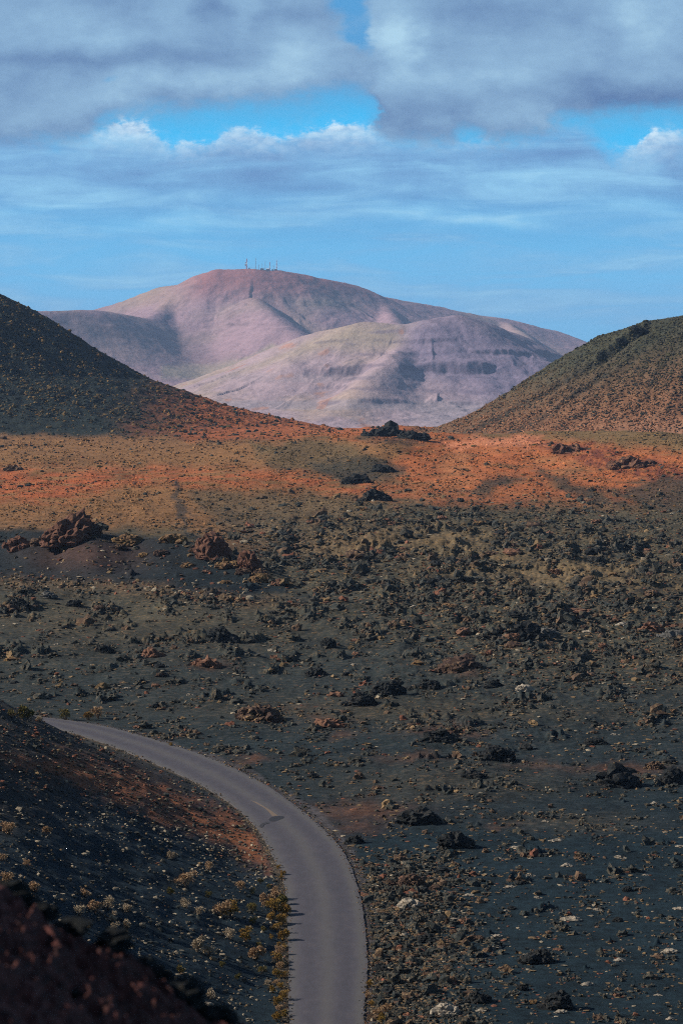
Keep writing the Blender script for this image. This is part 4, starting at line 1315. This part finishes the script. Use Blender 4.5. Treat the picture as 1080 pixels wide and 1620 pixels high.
def summit(px):
    ci = int(np.argmin(abs(MU - px)))
    rows = HR + F * (CZ - MZ[:, ci]) / MDp
    i = int(np.argmin(rows))
    return (px - CX) * MDp[i] / F, float(MDp[i]), float(MZ[i, ci])


# front hill with rock bands
def bands(X, Y, Z):
    Zn = Z + 16 * fbm(X / 260, Y / 260, 921, 3)
    px = CX + F * X / Y
    k = smooth(420, 520, px)
    out = Z
    for zc, h in ((122, 30), (172, 14), (214, 10), (66, 20), (22, 13), (-20, 9)):
        s = smooth(zc - 1.6 * h, zc - .1 * h, Zn) - .0
        t_ = np.clip((Zn - (zc - 2.4 * h)) / (2.4 * h), 0, 1); u_ = np.clip((Zn - zc) / (2.4 * h), 0, 1)
        jig = smooth(-.15, .45, fbm(X / 330 + zc, Y / 330, 925, 4))
        out = out + k * jig * h * (smooth(0.75, 1.0, t_) - t_ * .5 - u_ * .5)
    return out


RF = [([(290, 612, 9100), (330, 600, 8900), (400, 577, 8500), (470, 541, 8150), (520, 521, 7950), (570, 509, 7850), (640, 513, 7800), (680, 504, 7800), (720, 498, 7850), (760, 510, 8100), (800, 526, 8400), (850, 555, 8800), (885, 574, 9050), (960, 610, 9400)], 600, 34),
      ([(640, 545, 7650), (612, 572, 7350), (582, 604, 7150), (532, 655, 6900)], 210, 10),
      ([(478, 540, 7950), (462, 580, 7550), (440, 632, 7300)], 260, 14),
      ([(740, 530, 7850), (752, 585, 7450), (775, 640, 7150)], 260, 16),
      ([(380, 590, 8500), (360, 620, 8100), (350, 650, 7800)], 300, 10)]
X, Y, Z, nr, nc = mountain('foothill', 150, 1060, 6300, 9800, 7.5, 1.8, RF, -108, 71, bands)
px_, rw_ = CX + F * X / Y, HR + F * (CZ - Z) / Y
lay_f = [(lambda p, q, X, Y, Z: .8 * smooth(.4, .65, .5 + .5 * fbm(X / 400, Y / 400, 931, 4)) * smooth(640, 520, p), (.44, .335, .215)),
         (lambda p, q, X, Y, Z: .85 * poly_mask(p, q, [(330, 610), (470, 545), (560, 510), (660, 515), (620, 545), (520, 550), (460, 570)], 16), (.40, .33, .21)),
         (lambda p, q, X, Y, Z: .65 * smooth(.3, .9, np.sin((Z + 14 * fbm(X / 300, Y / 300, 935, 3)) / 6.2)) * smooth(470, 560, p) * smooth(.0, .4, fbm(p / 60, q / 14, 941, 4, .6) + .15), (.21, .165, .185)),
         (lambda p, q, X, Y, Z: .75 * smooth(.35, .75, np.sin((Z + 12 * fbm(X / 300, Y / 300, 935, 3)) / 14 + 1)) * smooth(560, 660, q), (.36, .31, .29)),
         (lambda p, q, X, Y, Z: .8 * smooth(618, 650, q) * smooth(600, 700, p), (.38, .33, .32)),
         (lambda p, q, X, Y, Z: .8 * poly_mask(p, q, [(640, 515), (720, 490), (760, 505), (850, 550), (900, 585), (800, 640), (660, 600), (640, 560)], 24), (.24, .20, .26)),  # shaded right half of the hill: darker bluish tone painted into its colour
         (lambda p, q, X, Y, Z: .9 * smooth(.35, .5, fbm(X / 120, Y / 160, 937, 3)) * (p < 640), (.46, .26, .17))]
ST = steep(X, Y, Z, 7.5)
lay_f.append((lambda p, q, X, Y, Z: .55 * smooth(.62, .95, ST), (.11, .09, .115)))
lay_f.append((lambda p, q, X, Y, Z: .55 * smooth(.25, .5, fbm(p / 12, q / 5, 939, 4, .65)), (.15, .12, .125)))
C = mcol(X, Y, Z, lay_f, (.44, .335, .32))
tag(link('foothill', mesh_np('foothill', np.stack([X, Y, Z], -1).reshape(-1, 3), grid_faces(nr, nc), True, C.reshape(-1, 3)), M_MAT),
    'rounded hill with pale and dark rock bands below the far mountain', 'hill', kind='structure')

# ------------------------------------------------------------------ masts on the summit
WHITE = mat_plain('white_mast_paint', (.75, .75, .74), .5, .15, .3); REDP = mat_plain('red_mast_paint', (.45, .05, .04), .5, .15, .3)
STEEL = mat_plain('galvanised_steel', (.22, .22, .24), .5, .2, .3); CONC = mat_plain('hut_wall', (.16, .15, .15), .8, .3, .3); ROOFM = mat_plain('hut_roof', (.07, .07, .08), .8, .3, .3)


def lattice(z0, z1, w0, w1, seg, rad):
    """three legged lattice section between two heights"""
    V, Fq = [], []

    def bar(a, b, r_):
        a, b = np.array(a), np.array(b); d = b - a; d /= np.linalg.norm(d)
        s = np.cross(d, [.3, .9, .2]); s /= np.linalg.norm(s); t = np.cross(d, s); k = len(V)
        for p in (a, b):
            for q in range(4):
                an = q * math.pi / 2; V.append(p + (s * math.cos(an) + t * math.sin(an)) * r_)
        for q in range(4): Fq.append([k + q, k + (q + 1) % 4, k + 4 + (q + 1) % 4, k + 4 + q])
    pts = []
    for i in range(seg + 1):
        t = i / seg; w = w0 + (w1 - w0) * t
        pts.append([(math.cos(a) * w, math.sin(a) * w, z0 + (z1 - z0) * t) for a in (.5, 2.6, 4.7)])
    for i in range(seg):
        for k in range(3):
            bar(pts[i][k], pts[i + 1][k], rad); bar(pts[i][k], pts[i + 1][(k + 1) % 3], rad * .6); bar(pts[i + 1][k], pts[i + 1][(k + 1) % 3], rad * .6)
    return np.array(V), np.array(Fq)


def dish_mesh(r_):
    V, Fq = [], []; n = 16
    rings = [(0, 0), (.45, .06), (.8, .18), (1, .32), (.97, .36), (.0, .1)]
    for (a, b) in rings:
        for q in range(n):
            t = q * 2 * math.pi / n; V.append((math.cos(t) * a * r_, -b * r_, math.sin(t) * a * r_))
    for i in range(len(rings) - 1):
        for q in range(n): Fq.append([i * n + q, i * n + (q + 1) % n, (i + 1) * n + (q + 1) % n, (i + 1) * n + q])
    return np.array(V), np.array(Fq)


def mast(px, h_px, w, bandsN, first, label, dishes=0, rad=.5):
    x, D, z = summit(px)
    o = bpy.data.objects.new('radio_mast', None); COL.objects.link(o); o.location = (x, D, z - 3)
    H = h_px * D / F + 3
    for i in range(bandsN):
        z0, z1 = H * i / bandsN, H * (i + 1) / bandsN
        V, Fq = lattice(z0, z1, w * (1 - .6 * i / bandsN), w * (1 - .6 * (i + 1) / bandsN), 4, rad * .6)
        mt = STEEL if first == 'steel' else ((REDP, WHITE)[(bandsN - 1 - i) % 2] if first == 'red' else (WHITE, REDP)[(bandsN - 1 - i) % 2])
        link('mast_section', mesh_np('mast_section', V, Fq), mt, o)
    for k in range(dishes):
        V, Fq = dish_mesh(4.5 if k == 0 else 3)
        d = link('dish', mesh_np('dish', V, Fq), WHITE, o); d.location = (-4.5, -2 - 1.5 * k, H * (.42 + .2 * k))
    Vp, Fp = lattice(H, H * 1.08, .3, .1, 1, .2)
    link('antenna', mesh_np('antenna', Vp, Fp), STEEL, o)
    tag(o, label, 'mast', 'radio masts on the summit')


mast(390.3, 16, 3.0, 3, 'red', 'red and white mast with big white dish, leftmost on the summit', 2, .9)
mast(404.3, 17, 1.6, 3, 'steel', 'tall thin grey mast right of the dish mast', 0, .5)
mast(409.6, 8, 1.3, 2, 'steel', 'short grey mast left of the first dark hut', 0, .4)
mast(414.8, 10, 1.3, 2, 'steel', 'grey mast standing over the first dark hut', 0, .4)
mast(419.5, 13, 1.3, 3, 'steel', 'thin grey mast between the two middle huts', 0, .4)
mast(426.6, 13, 2.2, 3, 'red', 'red topped white mast beside the white roofed hut', 0, .8)
mast(432.6, 8, 1.3, 2, 'steel', 'short grey mast left of the right end hut', 0, .4)
mast(437.5, 16, 2.2, 7, 'red', 'red and white banded mast, rightmost on the summit', 0, .8)


def hut(px, w_px, h_px, label, white=False):
    x, D, z = summit(px); w = w_px * D / F; h = h_px * D / F + 3
    o = bpy.data.objects.new('equipment_hut', None); COL.objects.link(o); o.location = (x, D - 8, z - 4)
    bm = bmesh.new(); bmesh.ops.create_cube(bm, size=1); bmesh.ops.scale(bm, vec=(w, w * .7, h), verts=bm.verts); bmesh.ops.translate(bm, vec=(0, 0, h / 2), verts=bm.verts)
    bmesh.ops.bevel(bm, geom=list(bm.edges), offset=.15, segments=1, affect='EDGES')
    me = bpy.data.meshes.new('wall'); bm.to_mesh(me); bm.free(); link('wall', me, CONC, o)
    V = np.array([(-w * .55, -w * .4, h), (w * .55, -w * .4, h), (w * .55, w * .4, h), (-w * .55, w * .4, h), (-w * .55, 0, h + 2.2), (w * .55, 0, h + 2.2)])
    me = mesh_np('roof', V, [np.array([[0, 1, 5, 4], [2, 3, 4, 5], [0, 3, 2, 1]]), np.array([[0, 4, 3], [1, 2, 5]])]); link('roof', me, WHITE if white else ROOFM, o)
    me = mesh_np('door', np.array([(-1.2, -w * .35 - .06, .0), (1.2, -w * .35 - .06, .0), (1.2, -w * .35 - .06, h * .6), (-1.2, -w * .35 - .06, h * .6)]), np.array([[0, 1, 2, 3]])); link('door', me, STEEL, o)
    tag(o, label, 'hut', 'equipment huts on the summit')


hut(394.3, 2.0, 1.3, 'tiny hut beside the leftmost mast on the summit')
hut(414.8, 5.5, 1.5, 'long dark hut under the grey mast on the summit')
hut(423.5, 5.0, 2.4, 'white roofed hut in the middle of the summit', True)
hut(431.5, 2.6, 1.4, 'small hut left of the rightmost mast')
hut(436.2, 4.0, 1.7, 'dark hut at the foot of the rightmost mast')

# ------------------------------------------------------------------ haze
hm = bpy.data.materials.new('thin_air'); hm.use_nodes = True
nt = hm.node_tree; nt.nodes.remove(nt.nodes['Principled BSDF'])
pv = nt.nodes.new('ShaderNodeVolumePrincipled'); pv.inputs['Density'].default_value = 3.5e-5; pv.inputs['Color'].default_value = (.40, .60, .95, 1)
nt.links.new(pv.outputs[0], nt.nodes['Material Output'].inputs['Volume'])
bm = bmesh.new(); bmesh.ops.create_cube(bm, size=1)
hx, hy0, hy1, hz0, hz1 = 33000, -500, 20500, -125, 760
for v in bm.verts: v.co = (v.co.x * 2 * hx, hy0 + (v.co.y + .5) * (hy1 - hy0), hz0 + (v.co.z + .5) * (hz1 - hz0))
me = bpy.data.meshes.new('haze'); bm.to_mesh(me); bm.free()
tag(link('haze', me, hm), 'thin bluish air over the far mountains', 'haze', kind='stuff')

# ------------------------------------------------------------------ sun and sky
EXPO = .45
SUN_EL, SUN_AZ = math.radians(31), math.radians(-88)      # azimuth from +Y towards +X: the sun stands on the left
sdir = (math.sin(SUN_AZ) * math.cos(SUN_EL), math.cos(SUN_AZ) * math.cos(SUN_EL), math.sin(SUN_EL))
sl = bpy.data.lights.new('sun', 'SUN'); sl.energy = 5.0; sl.angle = math.radians(.53); sl.color = (1, .92, .80)
so = bpy.data.objects.new('sun', sl); COL.objects.link(so)
import mathutils
so.rotation_euler = mathutils.Vector(sdir).to_track_quat('Z', 'Y').to_euler(); so.location = (-300, 0, 400)

# colours of cloud and clear sky as they come off the sky itself
CLOUD_A = [(.105, .200, .405), (.190, .335, .545), (.285, .480, .690), (.45, .70, .87)]
CLOUD_B = [(.135, .305, .590), (.190, .440, .745), (.290, .620, .90), (.45, .80, 1.0)]
CLOUD_LIT = (.80, .98, 1.08)
CLEAR = [(.0, .38, .86), (.0, .60, 1.14), (.118, .600, 1.06)]

w = bpy.data.worlds.new('World'); sc.world = w; w.use_nodes = True
g = G(w.node_tree); bg = w.node_tree.nodes['Background']
sky = g.node('ShaderNodeTexSky', sky_type='NISHITA'); sky.sun_disc = False; sky.sun_elevation = SUN_EL; sky.sun_rotation = SUN_AZ; sky.altitude = 300
sky.air_density = 1.0; sky.dust_density = .4; sky.ozone_density = 1.6
dirv = g.node('ShaderNodeTexCoord').outputs['Generated']
sp_ = g.node('ShaderNodeSeparateXYZ'); g.l.new(dirv, sp_.inputs[0])
ay = g.m('MAXIMUM', g.m('ABSOLUTE', sp_.outputs[1]), .05)
P0 = g.m('ADD', 540.0, g.m('MULTIPLY', g.m('DIVIDE', sp_.outputs[0], ay), 3800.0))
Q0 = g.m('SUBTRACT', 620.0, g.m('MULTIPLY', g.m('DIVIDE', sp_.outputs[2], ay), 3800.0))
cmb = g.node('ShaderNodeCombineXYZ'); g.l.new(g.m('DIVIDE', P0, 100.0), cmb.inputs[0]); g.l.new(g.m('DIVIDE', Q0, 62.0), cmb.inputs[1])
wn = g.noise(cmb.outputs[0], .8, 6, .6); sepc = g.node('ShaderNodeSeparateColor'); g.l.new(wn.outputs['Color'], sepc.inputs[0])
P = g.m('ADD', P0, g.m('MULTIPLY', g.m('SUBTRACT', sepc.outputs[0], .5), 150.0))
Q = g.m('ADD', Q0, g.m('MULTIPLY', g.m('SUBTRACT', sepc.outputs[1], .5), 75.0))
nA = g.noise(cmb.outputs[0], .55, 9, .6).outputs[0]
nB = g.noise(cmb.outputs[0], 1.9, 8, .62).outputs[0]
cm3 = g.node('ShaderNodeCombineXYZ'); g.l.new(g.m('DIVIDE', P0, 260.0), cm3.inputs[0]); g.l.new(g.m('DIVIDE', Q0, 38.0), cm3.inputs[1])
nS = g.noise(cm3.outputs[0], 1.0, 7, .55, .6).outputs[0]


def blob(a, b, sa, sb, k, p=P, q=Q):
    dx = g.m('DIVIDE', g.m('SUBTRACT', p, a), sa); dy = g.m('DIVIDE', g.m('SUBTRACT', q, b), sb)
    return g.m('MULTIPLY', g.m('EXPONENT', g.m('MULTIPLY', g.m('ADD', g.m('MULTIPLY', dx, dx), g.m('MULTIPLY', dy, dy)), -1.0)), k)


def total(L):
    s = L[0]
    for a in L[1:]: s = g.m('ADD', s, a)
    return s


nC = g.noise(cmb.outputs[0], 5.0, 8, .62, .2).outputs[0]
cmL = g.node('ShaderNodeCombineXYZ'); g.l.new(g.m('DIVIDE', P0, 230.0), cmL.inputs[0]); g.l.new(g.m('DIVIDE', Q0, 110.0), cmL.inputs[1]); cmL.inputs[2].default_value = 3.7
nL_ = g.noise(cmL.outputs[0], 1.0, 3, .5, .4).outputs[0]


def profile(pts, p):
    """row of a cloud edge along the sky"""
    fc = g.node('ShaderNodeFloatCurve'); cu = fc.mapping.curves[0]
    xs = [(x + 200) / 1480 for x, _ in pts]; ys = [(y - 100) / 200 for _, y in pts]
    cu.points[0].location = (xs[0], ys[0]); cu.points[1].location = (xs[-1], ys[-1])
    for x, y in zip(xs[1:-1], ys[1:-1]): cu.points.new(x, y)
    fc.mapping.update()
    g.l.new(g.m('DIVIDE', g.m('ADD', p, 200.0), 1480.0), fc.inputs['Value'])
    return g.m('MULTIPLY_ADD', fc.outputs[0], 200.0, 100.0)


top_row = profile([(-200, 210), (0, 206), (120, 214), (160, 205), (205, 190), (245, 207), (285, 228), (330, 222), (380, 204), (430, 212), (480, 206), (545, 196), (600, 206), (650, 213), (720, 219), (765, 222), (830, 213), (900, 202), (950, 226), (980, 238), (1012, 222), (1050, 203), (1085, 206), (1280, 212)], P0)
base_row = profile([(-200, 206), (0, 228), (120, 222), (175, 194), (240, 174), (330, 168), (450, 160), (540, 142), (580, 150), (606, 196), (645, 224), (695, 228), (740, 207), (785, 228), (850, 216), (905, 190), (960, 178), (1080, 172), (1280, 176)], P)
# lower deck: crisp billowing top edge, dissolving downwards
bil = g.m('ADD', g.m('MULTIPLY', g.m('SUBTRACT', nB, .5), 46.0), g.m('MULTIPLY', g.m('SUBTRACT', nC, .5), 34.0))
dl = g.m('ADD', g.m('SUBTRACT', Q0, top_row), bil)                            # how far under the top edge
lit = total([blob(205, 205, 62, 40, 1.0, P0, Q0), blob(400, 212, 75, 40, .85, P0, Q0), blob(540, 205, 62, 40, 1.0, P0, Q0), blob(1035, 225, 48, 46, 1.15, P0, Q0), blob(300, 225, 40, 30, .5, P0, Q0), blob(740, 222, 60, 20, .35, P0, Q0)])
lc = g.m('MINIMUM', lit, 1.0)
deck = g.m('ADD', g.m('MULTIPLY', g.sstep(-5.0, 9.0, dl), lc), g.m('MULTIPLY', g.sstep(-20.0, 30.0, dl), g.m('SUBTRACT', 1.0, lc)))
# upper deck: soft ragged base, one wedge of blue torn through it
rag = g.m('ADD', g.m('MULTIPLY', g.m('SUBTRACT', nB, .5), 44.0), g.m('MULTIPLY', g.m('SUBTRACT', nC, .5), 18.0))
du = g.m('ADD', g.m('SUBTRACT', base_row, Q0), rag)                           # how far above the base


def total(L):
    s_ = L[0]
    for a_ in L[1:]: s_ = g.m('ADD', s_, a_)
    return s_


wedge = total([blob(549, -6, 36, 46, 1.15), blob(572, 60, 22, 30, .85), blob(160, 126, 32, 8, .55), blob(300, 178, 40, 10, .25)])
wedge = g.sstep(.25, 1.05, g.m('ADD', wedge, g.m('MULTIPLY', g.m('SUBTRACT', nB, .5), .7)))
upper = g.m('MULTIPLY', g.sstep(-16.0, 22.0, du), g.m('SUBTRACT', 1.0, wedge))
veil = g.sstep(270.0, 440.0, Q0)                                              # the deck thins out low down
thin = g.m('SUBTRACT', 1.0, g.m('MULTIPLY', veil, g.m('SUBTRACT', 1.0, g.m('MULTIPLY', g.sstep(.38, .68, nS), .8))))
band = g.sstep(-420.0, -60.0, Q0)                                             # overhead the sky is open
openup = g.m('MAXIMUM', band, .12)
light = total([blob(290, 122, 130, 26, .30), blob(470, 80, 60, 55, .26), blob(635, 65, 50, 60, .46), blob(740, 128, 120, 24, .22), blob(90, 42, 150, 34, .26), blob(1010, 45, 60, 50, .30), blob(388, 20, 26, 46, .24), blob(230, 60, 120, 30, .12)])
dark = total([blob(80, 40, 260, 60, .16), blob(140, 92, 260, 16, .30), blob(960, 148, 220, 22, .34), blob(450, 26, 70, 24, .16), blob(810, 14, 150, 30, .20), blob(325, 20, 34, 24, .22), blob(700, 176, 100, 16, .14), blob(700, 70, 60, 40, .10)])
tone = g.m('ADD', .50, g.m('SUBTRACT', light, dark))
tone = g.m('ADD', tone, g.m('MULTIPLY', g.m('SUBTRACT', nL_, .5), .95))
tone = g.m('ADD', tone, g.m('MULTIPLY', g.m('SUBTRACT', nB, .5), .42))
tone = g.m('ADD', tone, g.m('MULTIPLY', g.m('SUBTRACT', nC, .5), .13))
tone = g.m('SUBTRACT', tone, g.m('MULTIPLY', g.sstep(44.0, 6.0, du), .17))   # shaded base


def ramp3(t, a_, b_, c_, d_):
    nd = g.node('ShaderNodeValToRGB'); g.l.new(t, nd.inputs[0]); cr = nd.color_ramp
    cr.elements[0].position = 0.0; cr.elements[0].color = a_ + (1,)
    cr.elements[1].position = 1.0; cr.elements[1].color = d_ + (1,)
    e = cr.elements.new(.36); e.color = b_ + (1,)
    e = cr.elements.new(.68); e.color = c_ + (1,)
    return nd.outputs[0]


col_up = ramp3(tone, CLOUD_A[0], CLOUD_A[1], CLOUD_A[2], CLOUD_A[3])
# lower deck: streaked, with the sunlit crest
lt = total([blob(260, 358, 130, 18, .26), blob(790, 350, 80, 18, .26), blob(1010, 320, 90, 20, .30), blob(60, 330, 120, 8, .22), blob(660, 330, 50, 12, .22), blob(820, 268, 60, 22, .16), blob(420, 300, 120, 12, .10), blob(110, 420, 80, 30, .16), blob(300, 400, 70, 16, .16)])
dk = total([blob(200, 266, 260, 16, .20), blob(690, 240, 150, 18, .20), blob(880, 236, 80, 20, .22), blob(600, 300, 320, 10, .14), blob(1085, 262, 24, 40, .25), blob(330, 332, 200, 8, .14), blob(560, 374, 300, 8, .16), blob(60, 300, 150, 10, .10)])
t2 = g.m('ADD', .44, g.m('SUBTRACT', lt, dk))
t2 = g.m('ADD', t2, g.m('MULTIPLY', g.m('SUBTRACT', nS, .5), 1.6))
t2 = g.m('ADD', t2, g.m('MULTIPLY', g.m('SUBTRACT', nB, .5), .35))
t2 = g.m('ADD', t2, g.m('MULTIPLY', g.m('SUBTRACT', nC, .5), .14))
col_low = ramp3(t2, CLOUD_B[0], CLOUD_B[1], CLOUD_B[2], CLOUD_B[3])
crest = g.m('MULTIPLY', g.m('MULTIPLY', lit, g.m('EXPONENT', g.m('MULTIPLY', g.m('MAXIMUM', dl, 0.0), -.036))), g.m('ADD', .35, g.m('MULTIPLY', g.sstep(.35, .72, nC), 1.0)), clamp=True)
col_low = g.mix(crest, col_low, CLOUD_LIT)
clear = g.mix(g.sstep(60.0, 210.0, Q0), CLEAR[0], CLEAR[1])
clear = g.mix(g.sstep(230.0, 460.0, Q0), clear, CLEAR[2])
clear = g.mix(g.m('MULTIPLY', g.sstep(-60.0, 0.0, du), .35), clear, CLOUD_A[1])   # thin veil under the upper base
STR = .05
K = 1 / STR / 2 ** EXPO


def scaled(c):
    nd = g.node('ShaderNodeVectorMath', operation='SCALE'); g.l.new(c, nd.inputs[0]); nd.inputs['Scale'].default_value = K
    return nd.outputs[0]


skyc = g.mix(g.m('MULTIPLY', band, .85), sky.outputs[0], scaled(clear))
skyc = g.mix(g.m('MULTIPLY', g.m('MULTIPLY', deck, thin), openup), skyc, scaled(col_low))
skyc = g.mix(g.m('MULTIPLY', upper, openup), skyc, scaled(col_up))
g.l.new(skyc, bg.inputs['Color'])
bg.inputs['Strength'].default_value = STR

# ------------------------------------------------------------------ camera
cam = bpy.data.cameras.new('camera'); co = bpy.data.objects.new('camera', cam); COL.objects.link(co); sc.camera = co
co.location = (0, 0, CZ); co.rotation_euler = (math.radians(90), 0, 0)
cam.sensor_fit = 'VERTICAL'; cam.sensor_height = 36; cam.sensor_width = 24; cam.lens = F / 1620 * 36
cam.shift_y = -(810 - HR) / 1620
cam.clip_start = .1; cam.clip_end = 200000
cam.dof.use_dof = True; cam.dof.focus_distance = 420; cam.dof.aperture_fstop = 2.8

vs = sc.view_settings; vs.view_transform = 'Standard'; vs.look = 'None'; vs.exposure = EXPO; vs.gamma = 1
sc.render.engine = 'CYCLES'
sc.cycles.max_bounces = 4; sc.cycles.diffuse_bounces = 2; sc.cycles.volume_bounces = 0
sc.cycles.use_denoising = False; sc.cycles.sample_clamp_indirect = 2.0
sc.cycles.pixel_filter_type = 'BLACKMAN_HARRIS'; sc.cycles.filter_width = 1.05
